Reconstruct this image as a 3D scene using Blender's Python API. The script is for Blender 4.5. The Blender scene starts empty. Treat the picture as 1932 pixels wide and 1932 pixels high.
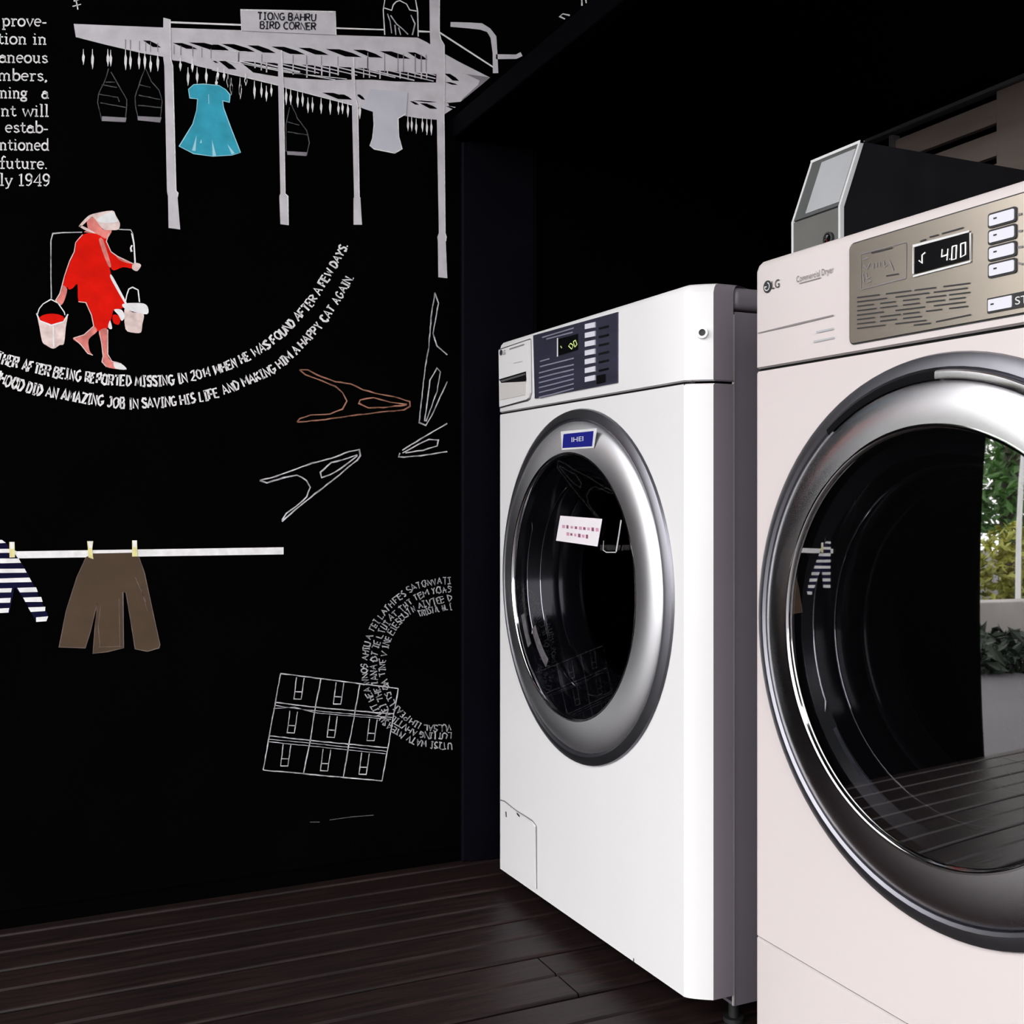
import bpy, bmesh, math, random
from mathutils import Vector, Matrix
from mathutils.geometry import tessellate_polygon
random.seed(7)
R = math.radians
sc = bpy.context.scene
C = sc.collection

# ------------------------------------------------------------------ camera
# world: +X runs into the machines, +Y runs along the row towards the mural, Z up (metres)
FPX, CX, CY, H = 2060.0, 966.0, 936.0, 0.705
TH = math.atan(946.0 / FPX)
SN, CS = math.sin(TH), math.cos(TH)
cam_d = bpy.data.cameras.new('camera')
cam_d.sensor_width = 36.0
cam_d.lens = FPX / 1932.0 * 36.0
cam_d.shift_y = -(966.0 - CY) / 1932.0
cam_d.clip_start = 0.02
cam_d.clip_end = 200
cam = bpy.data.objects.new('camera', cam_d)
C.objects.link(cam)
cam.location = (0, 0, H)
cam.rotation_euler = (R(90), 0, -TH)
sc.camera = cam

# ------------------------------------------------------------------ world / exposure
w = bpy.data.worlds.new('overcast_sky')
sc.world = w
w.use_nodes = True
bg = w.node_tree.nodes['Background']
bg.inputs['Color'].default_value = (1.0, 0.985, 0.985, 1)
bg.inputs['Strength'].default_value = 2.6
vs = sc.view_settings
vs.view_transform = 'Standard'
vs.look = 'None'
vs.exposure = 0.63
vs.gamma = 1.0
vs.use_curve_mapping = False
try:
    sc.cycles.use_denoising = True
    sc.cycles.max_bounces = 8
    sc.cycles.transparent_max_bounces = 12
    sc.cycles.caustics_reflective = False
    sc.cycles.caustics_refractive = False
except Exception:
    pass


# ------------------------------------------------------------------ pixel -> plane
def ray(px, py):
    a = (px - CX) / FPX
    return (CS * a + SN, CS - SN * a, -(py - CY) / FPX)


def on_x(px, py, v):
    d = ray(px, py)
    t = v / d[0]
    return (v, d[1] * t, H + d[2] * t)


def on_y(px, py, u):
    d = ray(px, py)
    t = u / d[1]
    return (d[0] * t, u, H + d[2] * t)


# ------------------------------------------------------------------ materials
MATS = {}


def mat(name, col, rough=0.5, metal=0.0, spec=0.5, noise=0.0, scale=20.0, bump=0.0, coat=0.0,
        emit=None, stretch=(1, 1, 1), aniso=0.0):
    if name in MATS:
        return MATS[name]
    m = bpy.data.materials.new(name)
    m.use_nodes = True
    nt = m.node_tree
    b = nt.nodes['Principled BSDF']
    b.inputs['Base Color'].default_value = (*col, 1)
    b.inputs['Roughness'].default_value = rough
    b.inputs['Metallic'].default_value = metal
    b.inputs['Specular IOR Level'].default_value = spec
    b.inputs['Coat Weight'].default_value = coat
    b.inputs['Coat Roughness'].default_value = 0.08
    if aniso:
        b.inputs['Anisotropic'].default_value = aniso
    if emit:
        b.inputs['Emission Color'].default_value = (*emit[0], 1)
        b.inputs['Emission Strength'].default_value = emit[1]
    if noise or bump:
        tc = nt.nodes.new('ShaderNodeTexCoord')
        mp = nt.nodes.new('ShaderNodeMapping')
        mp.inputs['Scale'].default_value = stretch
        nz = nt.nodes.new('ShaderNodeTexNoise')
        nz.inputs['Scale'].default_value = scale
        nz.inputs['Detail'].default_value = 5
        nt.links.new(tc.outputs['Object'], mp.inputs['Vector'])
        nt.links.new(mp.outputs['Vector'], nz.inputs['Vector'])
        if noise:
            rp = nt.nodes.new('ShaderNodeValToRGB')
            e = rp.color_ramp.elements
            e[0].position = 0.3
            e[1].position = 0.7
            e[0].color = (*[max(0, c * (1 - noise)) for c in col], 1)
            e[1].color = (*[min(1, c * (1 + noise)) for c in col], 1)
            nt.links.new(nz.outputs['Fac'], rp.inputs['Fac'])
            nt.links.new(rp.outputs['Color'], b.inputs['Base Color'])
        if bump:
            bp = nt.nodes.new('ShaderNodeBump')
            bp.inputs['Strength'].default_value = bump
            bp.inputs['Distance'].default_value = 0.002
            nt.links.new(nz.outputs['Fac'], bp.inputs['Height'])
            nt.links.new(bp.outputs['Normal'], b.inputs['Normal'])
    MATS[name] = m
    return m


M_black = mat('black_wall_paint', (0.0007, 0.0007, 0.0008), 0.8, spec=0.015, noise=0.3, scale=6)
M_post = mat('blue_black_paint', (0.0022, 0.0022, 0.0046), 0.6, spec=0.05, noise=0.2, scale=8)
M_fascia = mat('canopy_black', (0.0010, 0.0010, 0.0018), 0.7, spec=0.02, noise=0.2, scale=9)
M_whitew = mat('warm_white_enamel', (0.665, 0.605, 0.60), 0.32, spec=0.4, noise=0.012, scale=3, coat=0.15)
M_white = mat('white_enamel', (0.78, 0.775, 0.785), 0.32, spec=0.4, noise=0.012, scale=3, coat=0.15)
M_sideshade = mat('side_return_shade', (0.20, 0.175, 0.20), 0.4, noise=0.05, scale=5)  # front panel's side returns, shade of the gap put into the colour
M_seam = mat('dark_seam', (0.03, 0.03, 0.03), 0.7)
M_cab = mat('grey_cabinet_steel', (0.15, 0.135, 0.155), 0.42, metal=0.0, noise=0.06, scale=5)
M_chrome = mat('brushed_chrome', (0.70, 0.69, 0.72), 0.24, metal=1.0, noise=0.01, scale=30)
M_darkchrome = mat('dark_chrome', (0.26, 0.26, 0.29), 0.36, metal=1.0, noise=0.05, scale=30)
M_bright = mat('polished_chrome', (0.85, 0.85, 0.86), 0.08, metal=1.0, noise=0.02, scale=30)
M_bowl = mat('black_door_plastic', (0.006, 0.006, 0.008), 0.14, spec=0.6, noise=0.1, scale=20)
M_drum = mat('drum_steel', (0.018, 0.017, 0.019), 0.35, metal=1.0, noise=0.08, scale=20)
M_navy = mat('navy_panel_steel', (0.045, 0.045, 0.075), 0.3, metal=0.3, noise=0.25, scale=60, stretch=(1, 0.1, 1))
M_steel = mat('champagne_panel_steel', (0.50, 0.44, 0.38), 0.28, metal=0.85, noise=0.04, scale=25, stretch=(1, 0.06, 1))
M_disp = mat('display_black', (0.004, 0.004, 0.005), 0.15, spec=0.4, noise=0.1)
M_btn = mat('button_white', (0.70, 0.70, 0.78), 0.35, noise=0.02)
M_ink = mat('dark_ink', (0.02, 0.02, 0.022), 0.6, noise=0.2)
M_greyink = mat('grey_ink', (0.22, 0.2, 0.21), 0.6, noise=0.1)
M_ltink = mat('pale_blue_ink', (0.22, 0.22, 0.30), 0.5, noise=0.1)
M_led = mat('display_digits_white', (0.9, 0.9, 0.85), 0.5, emit=((0.95, 0.95, 0.85), 0.9), noise=0.02)
M_ledg = mat('display_digits_green', (0.5, 0.6, 0.2), 0.5, emit=((0.55, 0.7, 0.25), 0.5), noise=0.02)
M_bluel = mat('blue_label', (0.012, 0.016, 0.22), 0.35, noise=0.1)
M_paper = mat('notice_paper', (0.80, 0.76, 0.80), 0.7, noise=0.03)
M_pink = mat('pink_ink', (0.62, 0.30, 0.42), 0.7, noise=0.1)
M_maroon = mat('maroon_ink', (0.25, 0.08, 0.14), 0.7, noise=0.1)
M_label = mat('grey_paper_label', (0.30, 0.28, 0.27), 0.6, noise=0.35, scale=90)
M_clear = mat('clear_plastic_strip', (0.55, 0.55, 0.58), 0.2, noise=0.1)
M_rubber = mat('black_rubber', (0.01, 0.01, 0.011), 0.6, noise=0.2)
M_edgehighlight = mat('pale_edge_highlight', (0.5, 0.49, 0.5), 0.35, noise=0.03)
M_slot = mat('slot_black', (0.006, 0.006, 0.007), 0.9, spec=0.05, noise=0.1)
M_coin = mat('coin_box_black', (0.010, 0.010, 0.013), 0.45, spec=0.35, noise=0.3, scale=14)
M_coingrey = mat('coin_box_grey', (0.14, 0.138, 0.13), 0.4, noise=0.08, scale=18)
M_coinmid = mat('coin_box_mid_grey', (0.10, 0.105, 0.105), 0.4, noise=0.06)
M_coinlight = mat('coin_box_pale_plate', (0.44, 0.45, 0.47), 0.35, noise=0.04)
M_edge = mat('pale_metal_edge', (0.72, 0.73, 0.74), 0.3, noise=0.03)
M_brown = mat('brown_timber', (0.29, 0.232, 0.20), 0.6, noise=0.22, scale=9, stretch=(1, 0.25, 2))
M_frame = mat('grey_frame_metal', (0.13, 0.128, 0.125), 0.5, noise=0.1)
def concentric(m, an):
    nt = m.node_tree
    tg = nt.nodes.new('ShaderNodeTangent')
    tg.direction_type = 'RADIAL'
    tg.axis = 'X'
    b = nt.nodes['Principled BSDF']
    b.inputs['Anisotropic'].default_value = an
    nt.links.new(tg.outputs['Tangent'], b.inputs['Tangent'])


M_satin = mat('satin_chrome', (0.84, 0.84, 0.87), 0.40, metal=1.0, noise=0.01, scale=30)
concentric(M_chrome, 0.7)
concentric(M_satin, 0.5)
# mural paints
P_grey = mat('paint_grey', (0.66, 0.635, 0.675), 0.8, spec=0.1, noise=0.10, scale=35)
P_greyd = mat('paint_mid_grey', (0.28, 0.265, 0.29), 0.8, spec=0.1, noise=0.15, scale=35)
P_vest = mat('paint_pale_grey', (0.63, 0.63, 0.70), 0.8, spec=0.1, noise=0.06, scale=25)
P_white = mat('paint_white', (0.90, 0.89, 0.90), 0.8, spec=0.1, noise=0.12, scale=60)
P_text = mat('paint_lettering', (0.86, 0.86, 0.87), 0.8, spec=0.1, noise=0.25, scale=120)
P_faint = mat('paint_faint_line', (0.10, 0.10, 0.105), 0.8, spec=0.1, noise=0.5, scale=90)
P_line = mat('paint_chalk_line', (0.52, 0.51, 0.54), 0.8, spec=0.1, noise=0.5, scale=80)
P_ring = mat('paint_chalk_lettering', (0.40, 0.40, 0.42), 0.8, spec=0.1, noise=0.5, scale=120)
P_orange = mat('paint_orange_line', (0.34, 0.16, 0.11), 0.8, spec=0.1, noise=0.55, scale=60)
P_blue = mat('paint_blue', (0.05, 0.42, 0.58), 0.8, spec=0.1, noise=0.16, scale=40)
P_bluel = mat('paint_pale_blue', (0.42, 0.80, 0.92), 0.8, spec=0.1, noise=0.1, scale=40)
P_red = mat('paint_red', (0.80, 0.012, 0.006), 0.8, spec=0.02, noise=0.15, scale=30)
P_pink = mat('paint_pink', (0.80, 0.24, 0.21), 0.8, spec=0.1, noise=0.3, scale=60)
P_rose = mat('paint_rose_white', (0.88, 0.66, 0.63), 0.8, spec=0.1, noise=0.25, scale=70)
P_brown = mat('paint_brown', (0.088, 0.058, 0.038), 0.8, spec=0.1, noise=0.08, scale=30)
P_brownl = mat('paint_brown_outline', (0.17, 0.13, 0.12), 0.8, spec=0.1, noise=0.3, scale=60)
P_navy = mat('paint_navy', (0.006, 0.006, 0.03), 0.8, spec=0.05, noise=0.2)
P_yellow = mat('paint_yellow', (0.85, 0.78, 0.36), 0.8, spec=0.1, noise=0.15, scale=80)
P_black = mat('paint_black', (0.0015, 0.0015, 0.002), 0.8, spec=0.03, noise=0.2)
P_signink = mat('paint_sign_ink', (0.03, 0.03, 0.035), 0.8, spec=0.05, noise=0.3)


def deck_material():
    m = bpy.data.materials.new('dark_decking')
    m.use_nodes = True
    nt = m.node_tree
    b = nt.nodes['Principled BSDF']
    tc = nt.nodes.new('ShaderNodeTexCoord')
    mp = nt.nodes.new('ShaderNodeMapping')
    mp.inputs['Scale'].default_value = (1.5, 22, 6)
    n1 = nt.nodes.new('ShaderNodeTexNoise')
    n1.inputs['Scale'].default_value = 5
    n1.inputs['Detail'].default_value = 8
    n2 = nt.nodes.new('ShaderNodeTexNoise')
    n2.inputs['Scale'].default_value = 2.2
    r = nt.nodes.new('ShaderNodeValToRGB')
    r.color_ramp.elements[0].position = 0.32
    r.color_ramp.elements[0].color = (0.0075, 0.0058, 0.0062, 1)
    r.color_ramp.elements[1].position = 0.72
    r.color_ramp.elements[1].color = (0.024, 0.0145, 0.013, 1)
    r2 = nt.nodes.new('ShaderNodeValToRGB')
    r2.color_ramp.elements[0].color = (0.75, 0.78, 0.95, 1)
    r2.color_ramp.elements[1].color = (1.3, 1.0, 0.9, 1)
    mx = nt.nodes.new('ShaderNodeMixRGB')
    mx.blend_type = 'MULTIPLY'
    mx.inputs['Fac'].default_value = 1
    nt.links.new(tc.outputs['Object'], mp.inputs['Vector'])
    nt.links.new(mp.outputs['Vector'], n1.inputs['Vector'])
    nt.links.new(tc.outputs['Object'], n2.inputs['Vector'])
    nt.links.new(n1.outputs['Fac'], r.inputs['Fac'])
    nt.links.new(n2.outputs['Fac'], r2.inputs['Fac'])
    nt.links.new(r.outputs['Color'], mx.inputs['Color1'])
    nt.links.new(r2.outputs['Color'], mx.inputs['Color2'])
    nt.links.new(mx.outputs['Color'], b.inputs['Base Color'])
    b.inputs['Roughness'].default_value = 0.45
    b.inputs['Specular IOR Level'].default_value = 0.25
    bp = nt.nodes.new('ShaderNodeBump')
    bp.inputs['Strength'].default_value = 0.35
    bp.inputs['Distance'].default_value = 0.002
    nt.links.new(n1.outputs['Fac'], bp.inputs['Height'])
    nt.links.new(bp.outputs['Normal'], b.inputs['Normal'])
    return m


def glass_material(name, tint, refl, grazing=0.25):
    """tinted door glass: mirror-like coat over a dark transparent tint"""
    m = bpy.data.materials.new(name)
    m.use_nodes = True
    nt = m.node_tree
    nt.nodes.clear()
    out = nt.nodes.new('ShaderNodeOutputMaterial')
    mx = nt.nodes.new('ShaderNodeMixShader')
    tr = nt.nodes.new('ShaderNodeBsdfTransparent')
    tr.inputs['Color'].default_value = (*tint, 1)
    gl = nt.nodes.new('ShaderNodeBsdfGlossy')
    gl.inputs['Roughness'].default_value = 0.015
    gl.inputs['Color'].default_value = (1, 1, 1, 1)
    fr = nt.nodes.new('ShaderNodeLayerWeight')
    fr.inputs['Blend'].default_value = 0.35
    ma = nt.nodes.new('ShaderNodeMath')
    ma.operation = 'MULTIPLY_ADD'
    ma.inputs[1].default_value = grazing
    ma.inputs[2].default_value = refl
    nt.links.new(fr.outputs['Fresnel'], ma.inputs[0])
    nt.links.new(ma.outputs[0], mx.inputs['Fac'])
    nt.links.new(tr.outputs['BSDF'], mx.inputs[1])
    nt.links.new(gl.outputs['BSDF'], mx.inputs[2])
    nt.links.new(mx.outputs['Shader'], out.inputs['Surface'])
    return m


M_deck = deck_material()
M_glass = glass_material('tinted_door_glass', (0.62, 0.62, 0.66), 0.02, 0.12)
M_glassB = glass_material('mirror_tinted_door_glass', (0.60, 0.60, 0.64), 0.36)


# ------------------------------------------------------------------ mesh builder
LOC = {}


def wloc(o):
    return LOC.get(o.name, Vector((0, 0, 0)))


class MB:
    def __init__(self):
        self.v, self.f, self.mi = [], [], []
        self.cur = 0

    def add(self, vs_, fs):
        k = len(self.v)
        self.v += [tuple(p) for p in vs_]
        for f in fs:
            self.f.append([i + k for i in f])
            self.mi.append(self.cur)
        return self

    def box(self, x0, x1, y0, y1, z0, z1, bev=0.0):
        if bev <= 0:
            vs_ = [(x, y, z) for z in (z0, z1) for y in (y0, y1) for x in (x0, x1)]
            self.add(vs_, [(0, 2, 3, 1), (4, 5, 7, 6), (0, 1, 5, 4), (2, 6, 7, 3), (0, 4, 6, 2), (1, 3, 7, 5)])
        else:
            bm = bmesh.new()
            bmesh.ops.create_cube(bm, size=1)
            for q in bm.verts:
                q.co = Vector(((x0 + x1) / 2 + q.co.x * (x1 - x0), (y0 + y1) / 2 + q.co.y * (y1 - y0),
                               (z0 + z1) / 2 + q.co.z * (z1 - z0)))
            bmesh.ops.bevel(bm, geom=bm.edges[:], offset=bev, segments=3, affect='EDGES', profile=0.5)
            bm.verts.index_update()
            self.add([q.co[:] for q in bm.verts], [[q.index for q in f.verts] for f in bm.faces])
            bm.free()
        return self

    def prism(self, pts, off):
        """polygon pts (3D list) extruded by vector off"""
        n = len(pts)
        o = Vector(off)
        a = [Vector(p) for p in pts]
        b = [p + o for p in a]
        tri = tessellate_polygon([a])
        fs = [tuple(t) for t in tri] + [tuple(i + n for i in t) for t in tri]
        fs += [(i, (i + 1) % n, (i + 1) % n + n, i + n) for i in range(n)]
        return self.add([p[:] for p in a + b], fs)

    def flat(self, pts):
        a = [Vector(p) for p in pts]
        tri = tessellate_polygon([a])
        return self.add([p[:] for p in a], [tuple(t) for t in tri])

    def lathe(self, prof, c, n=96, a0=0.0, a1=2 * math.pi):
        """profile [(radius, x)] spun about the X direction through c=(y,z)"""
        full = abs(a1 - a0 - 2 * math.pi) < 1e-6
        m = n if full else n + 1
        vs_, fs = [], []
        for r, x in prof:
            for i in range(m):
                t = a0 + (a1 - a0) * i / n
                vs_.append((x, c[0] + r * math.cos(t), c[1] + r * math.sin(t)))
        for j in range(len(prof) - 1):
            for i in range(n):
                i2 = (i + 1) % m
                fs.append((j * m + i, j * m + i2, (j + 1) * m + i2, (j + 1) * m + i))
        return self.add(vs_, fs)

    def tube(self, pts, r, n=10, cap=True):
        pts = [Vector(p) for p in pts]
        rr = r if isinstance(r, (list, tuple)) else [r] * len(pts)
        vs_, fs = [], []
        for k, p in enumerate(pts):
            d = (pts[min(k + 1, len(pts) - 1)] - pts[max(k - 1, 0)]).normalized()
            up = Vector((0, 0, 1)) if abs(d.z) < 0.9 else Vector((1, 0, 0))
            s = d.cross(up).normalized()
            t = s.cross(d)
            for i in range(n):
                an = 2 * math.pi * i / n
                vs_.append((p + (s * math.cos(an) + t * math.sin(an)) * rr[k])[:])
        for k in range(len(pts) - 1):
            for i in range(n):
                j = (i + 1) % n
                fs.append((k * n + i, k * n + j, (k + 1) * n + j, (k + 1) * n + i))
        if cap:
            fs.append(tuple(range(n))[::-1])
            fs.append(tuple((len(pts) - 1) * n + i for i in range(n)))
        return self.add(vs_, fs)

    def build(self, name, m, parent=None, smooth=False, loc=None, sharp=40):
        me = bpy.data.meshes.new(name)
        o = bpy.data.objects.new(name, me)
        C.objects.link(o)
        if parent is not None:
            base = wloc(parent)
            o.parent = parent
        else:
            base = Vector(loc) if loc else Vector((0, 0, 0))
            o.location = base
        LOC[o.name] = base
        me.from_pydata([(p[0] - base.x, p[1] - base.y, p[2] - base.z) for p in self.v], [], self.f)
        for q in (m if isinstance(m, list) else [m]):
            me.materials.append(q)
        for p, i in zip(me.polygons, self.mi):
            p.material_index = i
        bm = bmesh.new()
        bm.from_mesh(me)
        bmesh.ops.recalc_face_normals(bm, faces=bm.faces)
        bm.to_mesh(me)
        bm.free()
        if smooth:
            me.shade_smooth()
            me.set_sharp_from_angle(angle=R(sharp))
        me.update()
        return o


def tag(o, label=None, cat=None, group=None, kind=None):
    if label:
        o['label'] = label
    if cat:
        o['category'] = cat
    if group:
        o['group'] = group
    if kind:
        o['kind'] = kind
    return o


def empty(name, loc, label, cat, group=None):
    o = bpy.data.objects.new(name, None)
    C.objects.link(o)
    o.location = loc
    o.empty_display_size = 0.1
    LOC[o.name] = Vector(loc)
    return tag(o, label, cat, group)


def struct(o):
    o['kind'] = 'structure'
    return o


# ------------------------------------------------------------------ the setting
UW = 1.965      # mural wall plane
VF = 0.8056     # plane of the machine fronts
VB = 1.60       # wall behind the machines
ZT = 0.985      # top of the machines
ZN = H + 0.7276  # top of the canopy edge

# decking: boards along X, 143 mm pitch with a shallow groove down the middle of each
mb = MB()
y_edge = 1.9336
rows = []
k = 0
while y_edge - 0.143 * k > -1.9:
    rows.append((y_edge - 0.143 * (k + 1) + 0.0042, y_edge - 0.143 * k - 0.0042))
    k += 1
rows.append((y_edge + 0.0035, UW - 0.001))
for k, (a, b) in enumerate(rows):
    joints = [-1.6]
    if a < 1.44 < b:
        joints.append(0.731)
    elif k % 2 == 0:
        joints.append(random.uniform(-0.9, -0.3))
    joints.append(1.62)
    for j in range(len(joints) - 1):
        x0, x1 = joints[j] + 0.0012, joints[j + 1] - 0.0012
        mid, g = (a + b) / 2, 0.0022
        prof = [(a, -0.022), (a, -0.0035), (a + 0.0012, -0.001), (a + 0.0035, 0.0)]
        if b - a > 0.1:
            prof += [(mid - g - 0.002, 0.0), (mid - g, -0.004), (mid + g, -0.004), (mid + g + 0.003, 0.0)]
        prof += [(b - 0.0035, 0.0), (b - 0.0012, -0.001), (b, -0.0035), (b, -0.022)]
        n = len(prof)
        vs_ = [(x0, y, z) for y, z in prof] + [(x1, y, z) for y, z in prof]
        fs = [(i, i + 1, n + i + 1, n + i) for i in range(n - 1)] + [tuple(range(n))[::-1], tuple(range(n, 2 * n))]
        mb.add(vs_, fs)
mb.box(-1.6, 1.62, -2.0, UW, -0.08, -0.024)
struct(mb.build('floor', M_deck))
# mural wall, rear wall, ceiling, corner post
struct(MB().box(-0.67, 2.0, UW, UW + 0.12, -0.08, 2.7).build('wall_left', M_black))
struct(MB().box(VB, VB + 0.1, -2.0, UW - 0.001, -0.08, 2.7).build('wall_right', M_black))
struct(MB().box(-1.1, VB - 0.001, -1.2, UW - 0.001, 2.6, 2.68).build('ceiling', M_black))
struct(MB().box(0.3, VB + 0.1, -2.12, -2.0, -0.08, 2.7).build('light_block_wall', M_black))  # unseen, added behind the camera to cut the light from that side
pv0, pv1 = on_y(866, 900, UW)[0], on_y(866, 900, UW)[0] + 0.16
mb = MB()
mb.box(pv0, pv1, UW - 0.018, UW - 0.0065, 0.002, ZN - 0.045, 0.003)
mb.box(pv0 + 0.012, pv1 - 0.012, UW - 0.023, UW - 0.018, 0.002, ZN - 0.045)
struct(mb.build('trim_1', M_post))
# low canopy above the row of machines
mb = MB()
mb.box(0.772, 0.80, -1.99, UW - 0.007, ZN - 0.040, ZN, 0.003)
mb.box(0.80, VB - 0.002, -1.99, UW - 0.007, ZN - 0.004, ZN - 0.001)
tag(mb.build('canopy', M_fascia), 'flat black canopy board running above the washing machine and dryer', 'canopy')

# slatted timber vent in the rear wall
vent = empty('vent_panel', (VB - 0.02, 1.2, ZN - 0.16),
             'brown timber vent panel with dark slots behind the payment box', 'vent')
zc_ = lambda z: H + z
mb = MB()
x0, x1 = VB - 0.016, VB - 0.003
ul, ur, ue = 1.6435, 1.397, 0.55
for z0, z1 in ((0.660, 0.7015), (0.602, 0.645), (0.545, 0.588), (0.46, 0.531)):
    mb.box(x0, x1, ur, ul - 0.004, zc_(z0), zc_(z1), 0.001)
mb.box(x0, x1, ue, ur, zc_(0.46), zc_(0.7155), 0.001)
mb.box(x0, x1, ul - 0.004, ul + 0.07, zc_(0.46), zc_(0.6), 0.001)
mb.build('slatted_panel', M_brown, vent)
MB().box(x0 - 0.006, x1, ul - 0.003, ul + 0.008, zc_(0.46), zc_(0.712), 0.001).build('side_post', M_frame, vent)
MB().box(x0 - 0.010, x1, ue, 1.715, zc_(0.7165), zc_(0.7235), 0.001).build('top_rail', M_frame, vent)

# ------------------------------------------------------------------ the mural
mur = MB().box(-0.66, 1.58, UW - 0.006, UW - 0.0005, 0.03, 2.5).build(
    'mural', M_black, loc=(0.2, UW, 0.03))
LOC[mur.name] = Vector((0.2, UW, 0.03))
tag(mur, 'black wall mural of laundry, a water carrier and white lettering left of the washing machine', 'mural')
LAYER = 0.00025
z1 = lambda p: (130 + p[0] / 5.52, 20 + p[1] / 5.52)
z2 = lambda p: (400 + p[0] / 6.44, p[1] / 6.44)
z3 = lambda p: (640 + p[0] / 5.367, p[1] / 5.367)
zm = lambda p: (400 + p[0] / 3.22, p[1] / 3.22)
zc = lambda p: (60 + p[0] / 5.684, 380 + p[1] / 5.684)
zd = lambda p: (400 + p[0] / 3.864, 500 + p[1] / 3.864)
ze = lambda p: (460 + p[0] / 4.391, 1060 + p[1] / 4.391)
zl = lambda p: (p[0] / 3.45, 950 + p[1] / 3.45)


def W(p, layer=1):
    return on_y(p[0], p[1], UW - 0.006 - LAYER * layer)


def soften(p, n=3):
    """closed outline with its corners eased"""
    m_ = len(p)
    out = []
    for i in range(m_):
        p0, p1, p2, p3 = p[i - 1], p[i], p[(i + 1) % m_], p[(i + 2) % m_]
        for j in range(n):
            t = j / n
            out.append(tuple(p1[k] + 0.5 * 0.75 * ((p2[k] - p0[k]) * t * (1 - t) ** 2 * 1.2 - (p3[k] - p1[k]) * t * t * (1 - t) * 1.2) +
                             (p2[k] - p1[k]) * (3 * t * t - 2 * t ** 3) for k in (0, 1)))
    return out


def ppoly(name, polys, m, parent, layer=1, conv=None):
    mb = MB()
    for p in polys:
        if conv:
            p = [conv(q) for q in p]
        if conv is zc:
            p = soften(p)
        mb.flat([W(q, layer) for q in p])
    return mb.build(name, m, parent)


def ribbon(mb, pts, width, place, closed=False):
    """flat stroke along 2D points, placed through place(); width number or list"""
    n = len(pts)
    ws = width if isinstance(width, (list, tuple)) else [width] * n
    L, Rr = [], []
    for i, p in enumerate(pts):
        a = pts[max(i - 1, 0)]
        b = pts[min(i + 1, n - 1)]
        dx, dy = b[0] - a[0], b[1] - a[1]
        l = math.hypot(dx, dy) or 1
        nx, ny = -dy / l, dx / l
        s = 1.0
        if 0 < i < n - 1:
            d1 = (p[0] - a[0], p[1] - a[1])
            l1 = math.hypot(*d1) or 1
            cs = abs((d1[0] * dx + d1[1] * dy) / (l1 * l))
            s = min(1.5, 1 / max(0.5, cs))
        h = ws[i] / 2 * s
        L.append(place((p[0] + nx * h, p[1] + ny * h)))
        Rr.append(place((p[0] - nx * h, p[1] - ny * h)))
    mb.add(L + Rr, [(i, i + 1, n + i + 1, n + i) for i in range(n - 1)])


def pstroke(name, lines, width, m, parent, layer=2, conv=None, jitter=0.0):
    mb = MB()
    for ln in lines:
        if conv:
            ln = [conv(q) for q in ln]
        if jitter:
            ln2 = []
            for i in range(len(ln) - 1):
                a, b = ln[i], ln[i + 1]
                k = max(1, int(math.hypot(b[0] - a[0], b[1] - a[1]) / 9))
                for j in range(k):
                    t = j / k
                    ln2.append((a[0] + (b[0] - a[0]) * t + random.uniform(-jitter, jitter),
                                a[1] + (b[1] - a[1]) * t + random.uniform(-jitter, jitter)))
            ln2.append(ln[-1])
            ln = ln2
        ws = [width * random.uniform(0.75, 1.25) for _ in ln]
        ribbon(mb, ln, ws, lambda q: W(q, layer))
    return mb.build(name, m, parent)


# stroke lettering: glyphs on a unit cell, y up, baseline 0, cap height 1
def arc(cx, cy, rx, ry, a0, a1, n=9):
    return [(cx + rx * math.cos(R(a0 + (a1 - a0) * i / n)), cy + ry * math.sin(R(a0 + (a1 - a0) * i / n)))
            for i in range(n + 1)]


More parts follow.
